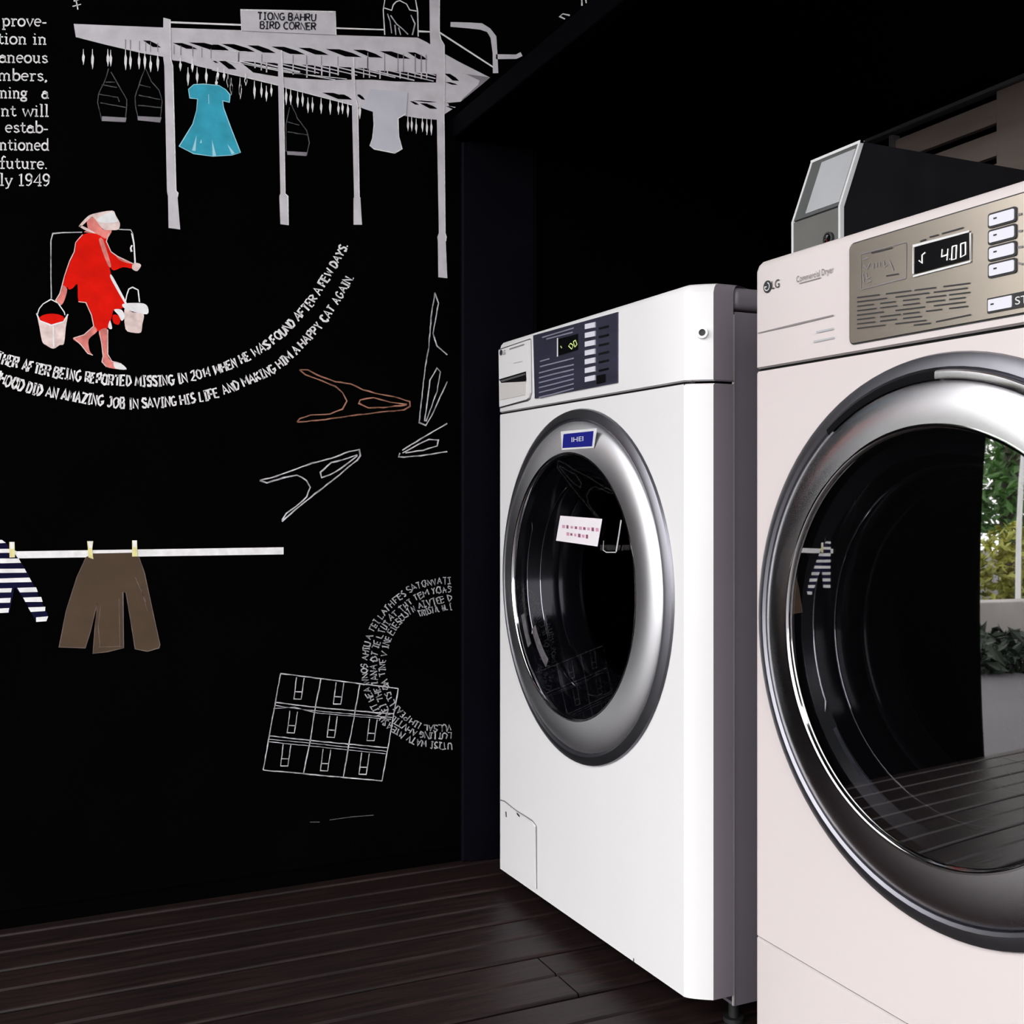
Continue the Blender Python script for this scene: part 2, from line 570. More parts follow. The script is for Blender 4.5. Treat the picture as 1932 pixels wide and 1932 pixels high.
G = {
    'A': [[(0, 0), (.35, 1), (.7, 0)], [(.14, .38), (.56, .38)]],
    'B': [[(0, 0), (0, 1)], [(0, 1), (.4, 1), (.52, .8), (.4, .55), (0, .53)], [(.4, .53), (.6, .3), (.45, 0), (0, 0)]],
    'C': [arc(.36, .5, .36, .5, 50, 310)],
    'D': [[(0, 0), (0, 1)], [(0, 1), (.35, .95), (.62, .6), (.6, .35), (.35, .04), (0, 0)]],
    'E': [[(.55, 1), (0, 1), (0, 0), (.55, 0)], [(0, .52), (.45, .52)]],
    'F': [[(.55, 1), (0, 1), (0, 0)], [(0, .52), (.42, .52)]],
    'G': [arc(.36, .5, .36, .5, 50, 330) + [(.68, .42), (.4, .42)]],
    'H': [[(0, 0), (0, 1)], [(.6, 0), (.6, 1)], [(0, .5), (.6, .5)]],
    'I': [[(.2, 0), (.2, 1)], [(0, 1), (.4, 1)], [(0, 0), (.4, 0)]],
    'J': [[(.2, 1), (.6, 1)], [(.45, 1), (.45, .2), (.3, 0), (.1, .05), (0, .25)]],
    'K': [[(0, 0), (0, 1)], [(.58, 1), (0, .45)], [(.18, .6), (.6, 0)]],
    'L': [[(0, 1), (0, 0), (.52, 0)]],
    'M': [[(0, 0), (.08, 1), (.4, .3), (.72, 1), (.8, 0)]],
    'N': [[(0, 0), (0, 1), (.6, 0), (.6, 1)]],
    'O': [arc(.36, .5, .36, .5, 90, 450, 14)],
    'P': [[(0, 0), (0, 1), (.42, 1), (.58, .78), (.42, .5), (0, .48)]],
    'R': [[(0, 0), (0, 1), (.42, 1), (.58, .78), (.42, .52), (0, .5)], [(.25, .5), (.6, 0)]],
    'S': [[(.55, .85), (.4, 1), (.15, .98), (.02, .78), (.2, .55), (.42, .46), (.55, .24), (.4, .02), (.14, 0), (0, .16)]],
    'T': [[(0, 1), (.64, 1)], [(.32, 1), (.32, 0)]],
    'U': [[(0, 1), (0, .25), (.15, 0), (.45, 0), (.6, .25), (.6, 1)]],
    'V': [[(0, 1), (.33, 0), (.66, 1)]],
    'W': [[(0, 1), (.18, 0), (.42, .7), (.66, 0), (.85, 1)]],
    'Y': [[(0, 1), (.3, .5), (.6, 1)], [(.3, .5), (.3, 0)]],
    'Z': [[(0, 1), (.6, 1), (0, 0), (.6, 0)]],
    '2': [[(.02, .8), (.2, 1), (.45, .98), (.55, .75), (.4, .45), (0, 0), (.58, 0)]],
    '0': [arc(.3, .5, .3, .5, 90, 450, 14)],
    '1': [[(.05, .8), (.25, 1), (.25, 0)]],
    '4': [[(.45, 0), (.45, 1), (0, .32), (.6, .32)]],
    '.': [[(.05, 0), (.05, .1)]], ' ': [],
}


def gwidth(ch):
    if ch == ' ':
        return 0.42
    return max(p[0] for s in G[ch] for p in s) + 0.22


def cat_rom(pts, n=10):
    out = []
    for i in range(len(pts) - 1):
        p0, p1, p2, p3 = pts[max(i - 1, 0)], pts[i], pts[i + 1], pts[min(i + 2, len(pts) - 1)]
        for j in range(n):
            t = j / n
            out.append(tuple(0.5 * ((2 * p1[k]) + (-p0[k] + p2[k]) * t + (2 * p0[k] - 5 * p1[k] + 4 * p2[k] - p3[k]) * t * t +
                             (-p0[k] + 3 * p1[k] - 3 * p2[k] + p3[k]) * t ** 3) for k in (0, 1)))
    out.append(pts[-1])
    return out


def text_on_path(text, path, height, place, mb, sw=0.16, rough=0.04, inward=False):
    """letters spread evenly along a px path (reading direction = path direction, tops to the left of it)"""
    P = cat_rom(path)
    S = [0]
    for a, b in zip(P, P[1:]):
        S.append(S[-1] + math.hypot(b[0] - a[0], b[1] - a[1]))
    tot = sum(gwidth(c) for c in text)
    scale = S[-1] / tot
    pos = 0.0
    H0 = height if isinstance(height, tuple) else (height, height)
    for ch in text:
        height = H0[0] + (H0[1] - H0[0]) * (pos / tot)
        gw = gwidth(ch)
        s = (pos + gw / 2) * scale
        pos += gw
        i = 0
        while i < len(S) - 2 and S[i + 1] < s:
            i += 1
        t = (s - S[i]) / ((S[i + 1] - S[i]) or 1)
        c = (P[i][0] + (P[i + 1][0] - P[i][0]) * t, P[i][1] + (P[i + 1][1] - P[i][1]) * t)
        j0, j1 = max(i - 3, 0), min(i + 4, len(P) - 1)
        dx, dy = P[j1][0] - P[j0][0], P[j1][1] - P[j0][1]
        l = math.hypot(dx, dy)
        ex, ey = dx / l, dy / l
        ux, uy = ey, -ex          # up on screen
        for st in G[ch]:
            ln = []
            for gx, gy in st:
                lx = (gx - (gw - 0.22) / 2) * scale + random.uniform(-rough, rough) * height
                ly = (gy - 0.5) * height + random.uniform(-rough, rough) * height
                ln.append((c[0] + ex * lx + ux * ly, c[1] + ey * lx + uy * ly))
            ribbon(mb, ln, height * sw * random.uniform(0.8, 1.2), place)


# -- painted shelter -------------------------------------------------
roof = [(139, 45), (310, 52), (455, 57), (632, 66), (788, 71), (806, 80), (818, 88), (836, 86), (838, 101), (865, 116),
        (924, 146), (906, 162), (869, 192), (846, 194), (847, 200), (860, 202), (850, 208), (838, 216), (826, 226), (789, 223),
        (755, 217), (703, 209), (690, 206), (673, 201), (664, 199), (586, 178), (543, 167), (521, 161), (467, 147),
        (418, 135), (373, 125), (347, 116), (327, 114), (307, 107), (266, 100), (202, 85), (143, 70)]
sh = ppoly('painted_shelter', [roof], P_grey, mur, 1)
tag(sh, 'grey painted bird corner shelter roof on posts')
tri_d = [[(925, 146), (906, 162), (870, 191), (873, 186), (902, 160), (905, 152), (880, 140), (868, 138)]]
ppoly('roof_shade', tri_d, P_greyd, sh, 2)


def slot(x0, y0, x1, y1, cv, th=None):
    wd = x1 - x0
    p = [(x0, y0), (x0 + wd * .38, y0 + (y1 - y0) * .04), (x0 + wd * .75, y0 + (y1 - y0) * .5), (x1, y1),
         (x0 + wd * .55, y1 - (y1 - y0) * .08)]
    return [cv(q) for q in p]


slots = []
for a in ((1080, 335, 1340, 402), (1250, 332, 1660, 415), (1600, 350, 1932, 430), (770, 310, 960, 385)):
    slots.append(slot(*a, z1))
for a in ((0, 540, 205, 612), (115, 533, 520, 628), (430, 550, 775, 645), (720, 565, 1130, 662), (1050, 580, 1420, 668),
          (1380, 595, 1820, 695), (1715, 605, 2010, 672),
          (80, 738, 300, 845), (0, 735, 75, 765), 
          (1340, 1125, 1690, 1210), (1760, 1160, 1855, 1205)):
    slots.append(slot(*a, z2))
for a in ((145, 503, 440, 585), (410, 517, 720, 596), (690, 528, 895, 605),
          (1065, 745, 1215, 820), (1070, 830, 1200, 860),
          (0, 955, 130, 1010), (180, 955, 262, 1010), (730, 1018, 1000, 1035), (715, 1025, 810, 1062), (815, 1045, 1000, 1104),
          (1080, 1040, 1210, 1065), (1080, 1075, 1190, 1105)):
    slots.append(slot(*a, z3))
top2 = [z2(p) for p in ((330, 742), (800, 768), (1340, 800), (1900, 832))] + [z3(p) for p in ((310, 712), (560, 722), (985, 752))]
bot2 = [z3(p) for p in ((980, 836), (560, 824), (330, 806))] + [z2(p) for p in ((1640, 968), (1400, 972), (1080, 955), (780, 928), (500, 880))]
ppoly('roof_opening', [top2 + bot2], P_black, sh, 2)


def edge_y(line, x):
    line = sorted(line)
    for a, b in zip(line, line[1:]):
        if a[0] <= x <= b[0]:
            return a[1] + (b[1] - a[1]) * (x - a[0]) / (b[0] - a[0])
    return line[0][1] if x < line[0][0] else line[-1][1]


for i in range(11):
    xa = 446 + i * 36
    xb = xa + 84
    ya = edge_y(top2, xa)
    yb = ya + 19
    lim = edge_y(bot2, min(xb, 822))
    if xb > 822:
        yb = ya + 19 * (822 - xa) / 84
        xb = 822
    pstroke('roof_rafter', [[(xa, ya - 1), (xb, min(yb, lim + 1))]], 2.6 if i % 2 else 1.9, P_grey, sh, 3)
for x in (481, 493, 503, 527, 553, 579, 594, 607, 622, 638, 664, 686, 697, 717, 731, 755, 770, 783, 795, 805):
    pstroke('roof_hanger', [[(x, edge_y(top2, x) - 1), (x, edge_y(bot2, x) - random.uniform(2, 12))]], random.uniform(1.6, 2.8), P_grey, sh, 4)
for s in slots:
    ppoly('roof_slot', [s], P_black, sh, 2)
bars = []
for x in (590, 640, 735, 800, 850, 925, 1010, 1030, 1095, 1165, 1290, 1385, 1480, 1770):
    bars.append([z1((x, 300 + (x - 590) * .11)), z1((x, 400 + (x - 590) * .11))])
for x in (320, 605, 820, 985, 1150, 1330, 1530, 1700, 1890):
    bars.append([z2((x, 640 + x * .03)), z2((x, 730 + x * .05))])
for x in (290, 460, 595, 650, 770, 830, 880):
    bars.append([z3((x, 520 + x * .04)), z3((x, 730))])
for b in bars:
    pstroke('hanger_line', [b], 1.6, P_greyd, sh, 3)
beams = [[(0, 610), (430, 630)], [(0, 735), (180, 735), (900, 880), (1640, 960)], [(0, 850), (430, 945), (800, 1035)],
         [(910, 1070), (1700, 1275)], [(340, 745), (1100, 900)], [(860, 860), (1500, 970)]]
for b in beams:
    pstroke('beam_highlight', [[z2(p) for p in b]], 1.5, P_text, sh, 4)
posts = [
    [(308, 34), (321, 37), (322, 110), (326, 125), (332, 360), (336, 364), (335, 372), (340, 433), (318, 430), (317, 370),
     (315, 362), (310, 125), (308, 110)],
    [(524, 95), (531, 95), (535, 170), (538, 365), (543, 370), (544, 425), (529, 423), (527, 370), (529, 365), (525, 170)],
    [(663, 108), (667, 108), (670, 180), (675, 200), (678, 372), (680, 374), (683, 424), (667, 424), (667, 374), (668, 372),
     (664, 200)],
    [(810, -15), (829, -15), (829, 62), (832, 75), (838, 85), (839, 140), (838, 215), (840, 440), (842, 447), (841, 455),
     (844, 525), (827, 523), (826, 455), (825, 447), (828, 440), (824, 215), (824, 140), (812, 90), (811, 62)]]
for p in posts:
    po = ppoly('post', [p], P_grey, sh, 5)
    e1 = [q for q in p if q[1] > 130]
    pstroke('post_outline', [p[:len(p) // 2 + 1]], 1.6, P_text, po, 6)
sb = ppoly('sign_board', [[(453.6, 18.6), (633, 22), (634, 66), (456, 58)]], P_grey, sh, 6)
pstroke('sign_outline', [[(456, 58), (453.6, 18.6), (633, 22), (634, 66)]], 1.8, P_text, sb, 7)
mb = MB()
text_on_path('TIONG BAHRU', [(485, 30), (540, 31.5), (597, 33)], 13, lambda q: W(q, 8), mb, 0.2, 0.02)
text_on_path('BIRD CORNER', [(490, 47), (545, 48.5), (597, 50)], 13, lambda q: W(q, 8), mb, 0.2, 0.02)
mb.build('sign_lettering', P_signink, sb)
for b in ([(322, 42), (455, 47)], [(634, 53), (724, 56)], [(789, 59), (812, 60)], [(829, 61), (931, 127)]):
    pstroke('railing', [b], 3.2, P_white, sh, 4)
pipe = pstroke('painted_pipe', [[(850, 46), (885, 48), (908, 50), (922, 57), (931, 70), (934, 100), (935, 138)],
                                [(936, 107), (974, 107), (984, 102)]], 10, P_grey, mur, 2)
# hooks under the roof
hooks = []
for x, a, b in ((150, 450, 545), (245, 450, 590), (405, 450, 560), (435, 460, 560), (590, 450, 600), (640, 470, 590),
                (730, 470, 590), (790, 470, 590), (850, 520, 620), (925, 480, 610), (1160, 540, 610), (1240, 640, 760),
                (1285, 550, 620), (1335, 640, 740), (1430, 640, 745), (1550, 640, 700), (1535, 730, 780), (1615, 650, 710),
                (1655, 700, 780), (1690, 750, 860), (1785, 780, 900), (1840, 700, 760)):
    hooks.append((z1((x, a)), z1((x, b)), 5.2))
for x, a, b in ((195, 950, 1030), (235, 1030, 1120), (340, 1000, 1150), (415, 960, 1010), (515, 1040, 1180), (600, 1060, 1160),
                (660, 1100, 1210), (720, 1060, 1150), (900, 1110, 1250), (955, 1140, 1250), (1040, 1170, 1280),
                (1100, 1160, 1270), (1165, 1240, 1350), (1220, 1240, 1340), (1325, 1250, 1360), (1435, 1240, 1370),
                (1535, 1280, 1370), (1585, 1270, 1360), (1650, 1290, 1400), (1795, 1300, 1420)):
    hooks.append((z2((x, a)), z2((x, b)), 4.6))
for x, a, b in ((1190, 735, 785), (1213, 735, 785), (1240, 750, 800), (1278, 735, 790), (1305, 750, 810), (1332, 750, 810)):
    hooks.append((zm((x, a)), zm((x, b)), 4.2))
for a, b, wd in hooks:
    mb = MB()
    x, y0, y1 = a[0], a[1], b[1]
    hh = y1 - y0
    ribbon(mb, [(x, y0 - 9), (x, y0), (x + .3, y0 + hh * .3), (x, y0 + hh * .65), (x + .4, y1), (x, y1 + 4)],
           [1.0, 1.8, wd, wd * .9, wd * .35, .5], lambda q: W(q, 7))
    mb.build('painted_hook', P_white, sh)
# cages and garments hung from the shelter
cage1 = [[(415, 600), (390, 690), (310, 870), (300, 960), (345, 1150)], [(440, 640), (520, 780), (605, 930), (590, 1160)],
         [(340, 770), (500, 800)], [(310, 870), (510, 905), (525, 950)], [(380, 745), (480, 745)], [(330, 960), (600, 1010)]]
base1 = [(345, 1100), (600, 1115), (590, 1162), (345, 1150)]
cage2 = [[(795, 600), (740, 740), (690, 900), (690, 980), (720, 1130)],
         [(800, 610), (860, 740), (940, 830), (970, 950), (950, 1160)], [(740, 770), (850, 800)], [(725, 880), (950, 925)],
         [(720, 985), (960, 1010)]]
base2 = [(715, 1098), (965, 1112), (950, 1166), (718, 1142)]
cage3 = [[(480, 630), (520, 720), (575, 790), (592, 870), (575, 945)], [(460, 740), (530, 760)], [(460, 800), (580, 820)],
         [(470, 650), (450, 760), (450, 920)]]
base3 = [(455, 918), (578, 925), (572, 948), (458, 940)]
for ln, bs, cv, lab in ((cage1, base1, z1, 'grey outlined painted cage, leftmost under the shelter'),
                        (cage2, base2, z1, 'grey outlined painted cage beside the thick left post'),
                        (cage3, base3, zm, 'grey outlined painted cage beside the second post')):
    cg = pstroke('painted_cage', ln, 1.6, P_faint, mur, 2, cv, 0.5)
    tag(cg, lab)
    ppoly('cage_base', [bs], P_greyd, cg, 3, cv)
bc = pstroke('painted_bird_cage', [[(726, 66), (723, 19), (727, -6)], [(789, 69), (788, 22), (783, -6)],
                                   [(725, 15), (739, 19.5), (742, 9), (748, 3), (754, 1), (767, 7.5), (773, 18.6), (786, 21)]],
             2.2, P_text, mur, 2)
tag(bc, 'white outlined painted bird cage on the shelter roof')
pstroke('painted_bird', [[(731, 26), (736, 40), (739, 63)], [(737, 29), (748, 45), (760, 55), (770, 65)], [(745, 47), (747, 66)],
                         [(752, 52), (756, 66)], [(775, 28), (783, 45), (778, 66)]], 2.2, P_line, bc, 3)
dress = [(355.5, 168.5), (365.5, 159.5), (383.6, 158.6), (412.6, 161), (426, 169), (434, 179), (433, 193), (420, 190), (421.7, 203),
         (434, 237), (454, 288), (438, 292.6), (401.7, 295), (365.5, 290), (338, 276), (363.7, 234), (371, 208), (372.8, 186.7),
         (358, 185)]
dr = ppoly('painted_dress', [dress], P_blue, mur, 8)
tag(dr, 'bright blue painted dress')
ppoly('dress_fold', [[(371, 255), (362, 284), (369, 285)], [(400, 263), (401, 294), (408, 294)],
                     [(429, 272), (437, 291), (443, 289)], [(380, 262), (377, 270), (381, 270)]], P_bluel, dr, 9)
pstroke('dress_outline', [dress + dress[:1], [(393.5, 178), (394, 196)]], 1.5, P_bluel, dr, 9)
vest = [zm(p) for p in ((980, 680), (985, 760), (975, 840), (960, 885), (985, 905), (1110, 930), (1155, 905), (1135, 830),
                        (1130, 720), (1180, 690), (1190, 560), (960, 540), (920, 660))]
ve = ppoly('painted_vest', [vest], P_vest, mur, 8)
tag(ve, 'pale grey painted vest')
pstroke('vest_outline', [vest[:10]], 1.8, P_text, ve, 9)

# -- newspaper column ------------------------------------------------
SG = {  # serif lower-case strokes: x-height 0.56, (points, weight)
    'a': ([arc(.22, .2, .2, .2, 20, 340), [(.06, .46), (.22, .56), (.38, .46), (.4, .05), (.5, 0)]], .52),
    'b': ([[(.08, .95), (.08, 0)], arc(.26, .28, .2, .28, 150, -150)], .54),
    'd': ([[(.42, .95), (.42, 0), (.52, 0)], arc(.22, .28, .2, .28, 30, 330)], .56),
    'e': ([[(.03, .3), (.42, .32)] + arc(.22, .29, .2, .28, 10, 310)], .5),
    'f': ([[(.36, .86), (.24, .95), (.14, .8), (.14, 0)], [(0, .54), (.3, .54)], [(.02, 0), (.3, 0)]], .38),
    'g': ([arc(.2, .36, .16, .19, 0, 360), arc(.2, -.1, .2, .14, 0, 360), [(.32, .5), (.46, .54)]], .52),
    'h': ([[(.08, .95), (.08, 0)], [(.08, .4), (.24, .56), (.4, .45), (.4, 0)], [(0, 0), (.18, 0)], [(.3, 0), (.5, 0)]], .56),
    'i': ([[(.0, .54), (.12, .54), (.12, 0)], [(.02, 0), (.24, 0)], [(.1, .76), (.14, .82)]], .32),
    'l': ([[(0, .94), (.12, .94), (.12, 0)], [(.02, 0), (.24, 0)]], .31),
    'm': ([[(0, .54), (.1, .54), (.1, 0)], [(.1, .42), (.24, .56), (.38, .45), (.38, 0)], [(.38, .42), (.52, .56), (.66, .45), (.66, 0)],
           [(.02, 0), (.2, 0)], [(.3, 0), (.46, 0)], [(.58, 0), (.76, 0)]], .84),
    'n': ([[(0, .54), (.1, .54), (.1, 0)], [(.1, .42), (.24, .56), (.4, .45), (.4, 0)], [(.02, 0), (.2, 0)], [(.3, 0), (.5, 0)]], .58),
    'o': ([arc(.23, .28, .21, .28, 90, 450, 14)], .52),
    'p': ([[(0, .54), (.1, .54), (.1, -.28)], arc(.27, .28, .19, .28, 150, -150), [(0, -.28), (.22, -.28)]], .56),
    'r': ([[(0, .54), (.12, .54), (.12, 0)], [(.12, .36), (.24, .54), (.38, .5)], [(.02, 0), (.26, 0)]], .44),
    's': ([[(.34, .46), (.22, .56), (.06, .48), (.1, .34), (.3, .24), (.36, .1), (.2, 0), (.04, .1)]], .44),
    't': ([[(.14, .78), (.14, .1), (.24, 0), (.36, .08)], [(0, .54), (.32, .54)]], .4),
    'u': ([[(0, .54), (.1, .54), (.1, .12), (.22, 0), (.4, .12)], [(.3, .54), (.4, .54), (.4, 0), (.5, 0)]], .58),
    'v': ([[(.04, .54), (.24, 0), (.44, .54)], [(0, .54), (.14, .54)], [(.36, .54), (.5, .54)]], .52),
    'w': ([[(.04, .54), (.2, 0), (.36, .5), (.52, 0), (.68, .54)], [(0, .54), (.14, .54)], [(.6, .54), (.74, .54)]], .76),
    'y': ([[(.04, .54), (.24, 0)], [(.44, .54), (.18, -.2), (.04, -.24)], [(0, .54), (.14, .54)], [(.36, .54), (.5, .54)]], .54),
    '1': ([[(.04, .78), (.18, .92), (.18, 0)], [(.04, 0), (.34, 0)]], .44),
    '4': ([[(.36, 0), (.36, .92), (0, .26), (.48, .26)], [(.24, 0), (.48, 0)]], .56),
    '9': ([arc(.22, .64, .19, .27, 0, 360), [(.41, .62), (.36, .2), (.2, 0), (.06, .06)]], .54),
    ',': ([[(.06, .06), (.1, 0), (.04, -.14)]], .22), '.': ([[(.05, .0), (.08, .08)]], .2), '-': ([[(0, .26), (.26, .26)]], .34),
    ' ': ([], .32)}
lines = [('prove-', 4, 88, 49), ('tion in', -4, 88, 83), ('aneous', -2, 90, 118), ('mbers,', -4, 89, 152), ('ning   a', 0, 91, 185),
         ('nt will', 2, 92, 219), ('estab-', 10, 91, 250), ('ntioned', -1, 92, 283), ('future.', 0, 89, 318), ('ly 1949', 0, 95, 350)]
for tx, xl, xr, yb in lines:
    tw = sum(SG[c][1] for c in tx) - 0.06
    s = (xr - xl) / tw
    hgt = 24.0
    x = xl
    mb = MB()
    for ci, ch in enumerate(tx):
        if tx[ci - 3:ci] == '   ' and ch != ' ' and ci > 3:
            mb.build('painted_column_text', P_text, mur)
            mb = MB()
        st, adv = SG[ch]
        for ln in st:
            pts = [(x + p[0] * s, yb + (x + p[0] * s - 45) * 0.012 - p[1] * hgt) for p in ln]
            vert = abs(ln[0][0] - ln[-1][0]) < 0.06
            ribbon(mb, pts, 3.1 if vert else 2.4, lambda q: W(q, 2))
        x += adv * s
    mb.build('painted_column_text', P_text, mur)
pstroke('painted_mark', [[(137, 12), (153, 8)], [(143, -2), (147, 18)], [(139, 2), (154, -3)]], 2.2, P_text, mur, 2)
pstroke('painted_mark', [[(1075, 29), (1062, 26), (1056, 31), (1066, 36)], [(1097.6, -3), (1098, 11)], [(1105, -3), (1106, 6)]],
        2.6, P_text, mur, 2)

# -- arched lettering ------------------------------------------------
mb = MB()
text_on_path('THER AFTER BEING REPORTED MISSING IN 2014 WHEN HE WAS FOUND AFTER A FEW DAYS.',
             [(-6, 672), (22, 682), (83, 698), (148, 709), (228, 718), (319, 717), (409, 697), (453, 679), (486, 661), (514, 642), (549, 610),
              (587, 568), (616, 521), (640, 480), (650, 460)], (20, 15), lambda q: W(q, 2), mb, 0.20, 0.06)
mb.build('painted_arc_text', P_text, mur)
mb = MB()
text_on_path('RHOOD DID AN AMAZING JOB IN SAVING HIS LIFE AND MAKING HIM A HAPPY CAT AGAIN.',
             [(-10, 708), (25, 722), (71, 735), (105, 742), (170, 753), (243, 761), (326, 757), (380, 748), (420, 737), (456, 722), (507, 700),
              (545, 672), (587, 630), (618, 592), (645, 548), (661, 520)], (20, 15), lambda q: W(q, 2), mb, 0.20, 0.06)
mb.build('painted_arc_text', P_text, mur)
ring_rows = [
    ('UTISI WATV NTEASU LIT HEA WNOS AHIU A TEI LATH FES SATONVATI',
     [(853, 1408), (810, 1405), (772, 1394), (735, 1370), (713, 1346), (694, 1305), (688, 1271), (688.6, 1238), (698, 1197), (726, 1152),
      (774, 1111), (812, 1099), (851, 1095)]),
    ('LUTIING AHVTIL AEI THE IANA OT IE LTUI AT THT TEM YOAS',
     [(853, 1389), (789, 1385), (759, 1368), (731, 1346), (713, 1308), (705, 1271), (706, 1238), (711, 1213), (726, 1180), (750, 1154),
      (800, 1120), (853, 1111)]),
    ('VULSAL IIH PEAI LTS OA TINE V INE EIESCUTN AIVTEE D',
     [(853, 1373), (810, 1374), (785, 1366), (758, 1346), (739, 1325), (728, 1297), (721, 1266), (724, 1234), (735, 1198), (759, 1165),
      (791, 1143), (853, 1127)]),
    ('TRUSTIL HL I', [(789, 1159), (815, 1151), (853, 1144)])]
for tx, pth in ring_rows:
    mb = MB()
    text_on_path(tx, pth, 11.5, lambda q: W(q, 4), mb, 0.17, 0.12)
    mb.build('painted_ring_text', P_ring, mur)

# -- water carrier ---------------------------------------------------
wc = ppoly('painted_water_carrier', [
    [(545, 355), (470, 440), (455, 540), (405, 640), (350, 800), (325, 900), (345, 930), (380, 920), (400, 945), (440, 930), (490, 890),
     (500, 1075), (580, 1085), (640, 1220), (665, 1350), (710, 1390), (800, 1375), (850, 1270), (880, 1160), (960, 1150), (1000, 1090),
     (930, 960), (860, 830), (845, 760), (820, 640), (800, 430), (830, 340), (700, 330)],
    [(800, 430), (850, 540), (920, 590), (1020, 650), (1090, 680), (1080, 720), (980, 705), (880, 740), (840, 700), (820, 640)]],
    P_red, mur, 3, zc)
tag(wc, 'red painted barefoot water carrier with a white hat')
ppoly('painted_head', [[(590, 210), (640, 170), (700, 200), (760, 300), (860, 305), (800, 400), (700, 350), (560, 330), (600, 300)]],
      P_pink, wc, 4, zc)
ppoly('painted_hat', [[(505, 262), (600, 160), (690, 125), (865, 98), (900, 150), (945, 235), (930, 300), (860, 308), (770, 300),
                       (715, 240), (650, 165), (590, 215), (530, 268)], [(505, 262), (540, 290), (600, 320), (690, 345), (600, 290),
                                                                         (540, 262)]], P_rose, wc, 5, zc)
ppoly('hat_crown', [[(700, 190), (850, 110), (900, 170), (915, 220), (760, 230)]], P_white, wc, 6, zc)
ppoly('painted_hand', [[(1090, 660), (1150, 665), (1172, 690), (1130, 748), (1075, 722)]], P_rose, wc, 4, zc)
ppoly('painted_hand', [[(325, 900), (380, 940), (350, 1060), (310, 1115), (255, 1060), (300, 990)]], P_pink, wc, 4, zc)
ppoly('sleeve_stripe', [[(720, 410), (765, 410), (842, 650), (848, 705), (820, 690), (765, 560)],
                        [(905, 590), (960, 615), (1080, 660), (1080, 672), (960, 640)]], P_pink, wc, 4, zc)
ppoly('painted_stick', [[(840, 790), (872, 812), (1030, 1112), (1008, 1112), (858, 850)]], P_white, wc, 5, zc)
ppoly('painted_leg', [[(660, 1340), (700, 1395), (610, 1480), (620, 1600), (655, 1650), (600, 1630), (530, 1540), (445, 1480), (460, 1455),
                       (560, 1430)]], P_pink, wc, 4, zc)
ppoly('painted_leg', [[(720, 1390), (815, 1375), (815, 1640), (860, 1715), (960, 1740), (1018, 1802), (900, 1797), (800, 1775),
                       (752, 1720), (760, 1660), (740, 1500)]], P_pink, wc, 4, zc)
ppoly('painted_foot', [[(880, 1720), (960, 1740), (1018, 1802), (895, 1792)]], P_white, wc, 5, zc)
pstroke('figure_outline', [[(545, 355), (470, 440), (455, 540), (405, 640), (350, 800), (325, 900), (300, 990), (255, 1060), (310, 1115)],
                           [(830, 340), (800, 430), (850, 540), (920, 590), (1080, 665)], [(500, 1075), (580, 1085), (640, 1220), (665, 1340)],
                           [(660, 1340), (560, 1430), (450, 1465), (530, 1540), (600, 1630), (655, 1650)],
                           [(725, 1395), (745, 1500), (765, 1660), (752, 1720), (800, 1775)],
                           [(815, 1375), (815, 1640), (860, 1715), (960, 1740)]], 1.6, P_rose, wc, 6, zc)
pstroke('carrying_yoke', [[(210, 1040), (205, 820), (205, 420), (225, 345), (330, 335), (540, 330)],
                          [(930, 300), (1060, 305), (1085, 350)]], 2.0, P_line, wc, 5, zc)
pstroke('carrying_yoke', [[(1075, 340), (1095, 450), (1108, 660)], [(1075, 470), (1060, 500), (1070, 540)]], 3.2, P_white, wc, 5, zc)
bk = ppoly('painted_bucket', [[(50, 1200), (80, 1340), (110, 1500), (150, 1540), (230, 1580), (300, 1540), (345, 1525), (365, 1350),
                               (388, 1210), (340, 1290), (210, 1330), (80, 1280)]], P_rose, wc, 5, zc)
ppoly('bucket_water', [[(215 + 138 * math.cos(R(t)), 1262 + 58 * math.sin(R(t))) for t in range(0, 360, 20)]], P_red, bk, 4, zc)
pstroke('bucket_handle', [[(60, 1210), (80, 1150), (120, 1100), (205, 1050), (280, 1090), (350, 1190), (355, 1220)]], 2, P_white, bk, 6, zc)
pstroke('bucket_rim', [[(50, 1200), (85, 1280), (210, 1330), (340, 1290), (388, 1210)], [(230, 1340), (235, 1560)]], 3, P_white, bk, 6, zc)
bk = ppoly('painted_bucket', [[(995, 1150), (1080, 1190), (1200, 1205), (1185, 1320), (1170, 1405), (1090, 1408), (1005, 1370)]],
           P_rose, wc, 5, zc)
ppoly('bucket_rim', [[(975, 1100), (1080, 1088), (1200, 1095), (1245, 1135), (1238, 1210), (1080, 1180), (985, 1140)]], P_white, bk, 6, zc)
pstroke('bucket_handle', [[(1005, 1070), (1020, 1000), (1040, 940), (1080, 920), (1140, 950), (1155, 1080)]], 2, P_white, bk, 6, zc)
ppoly('painted_cloth', [[(880, 1160), (960, 1160), (1000, 1230), (965, 1282), (930, 1220)],
                        [(840, 1275), (862, 1360), (835, 1368), (818, 1340)]], P_white, wc, 6, zc)
ppoly('painted_bundle', [[(870, 1215), (950, 1235), (935, 1320), (875, 1300)]], P_red, wc, 5, zc)

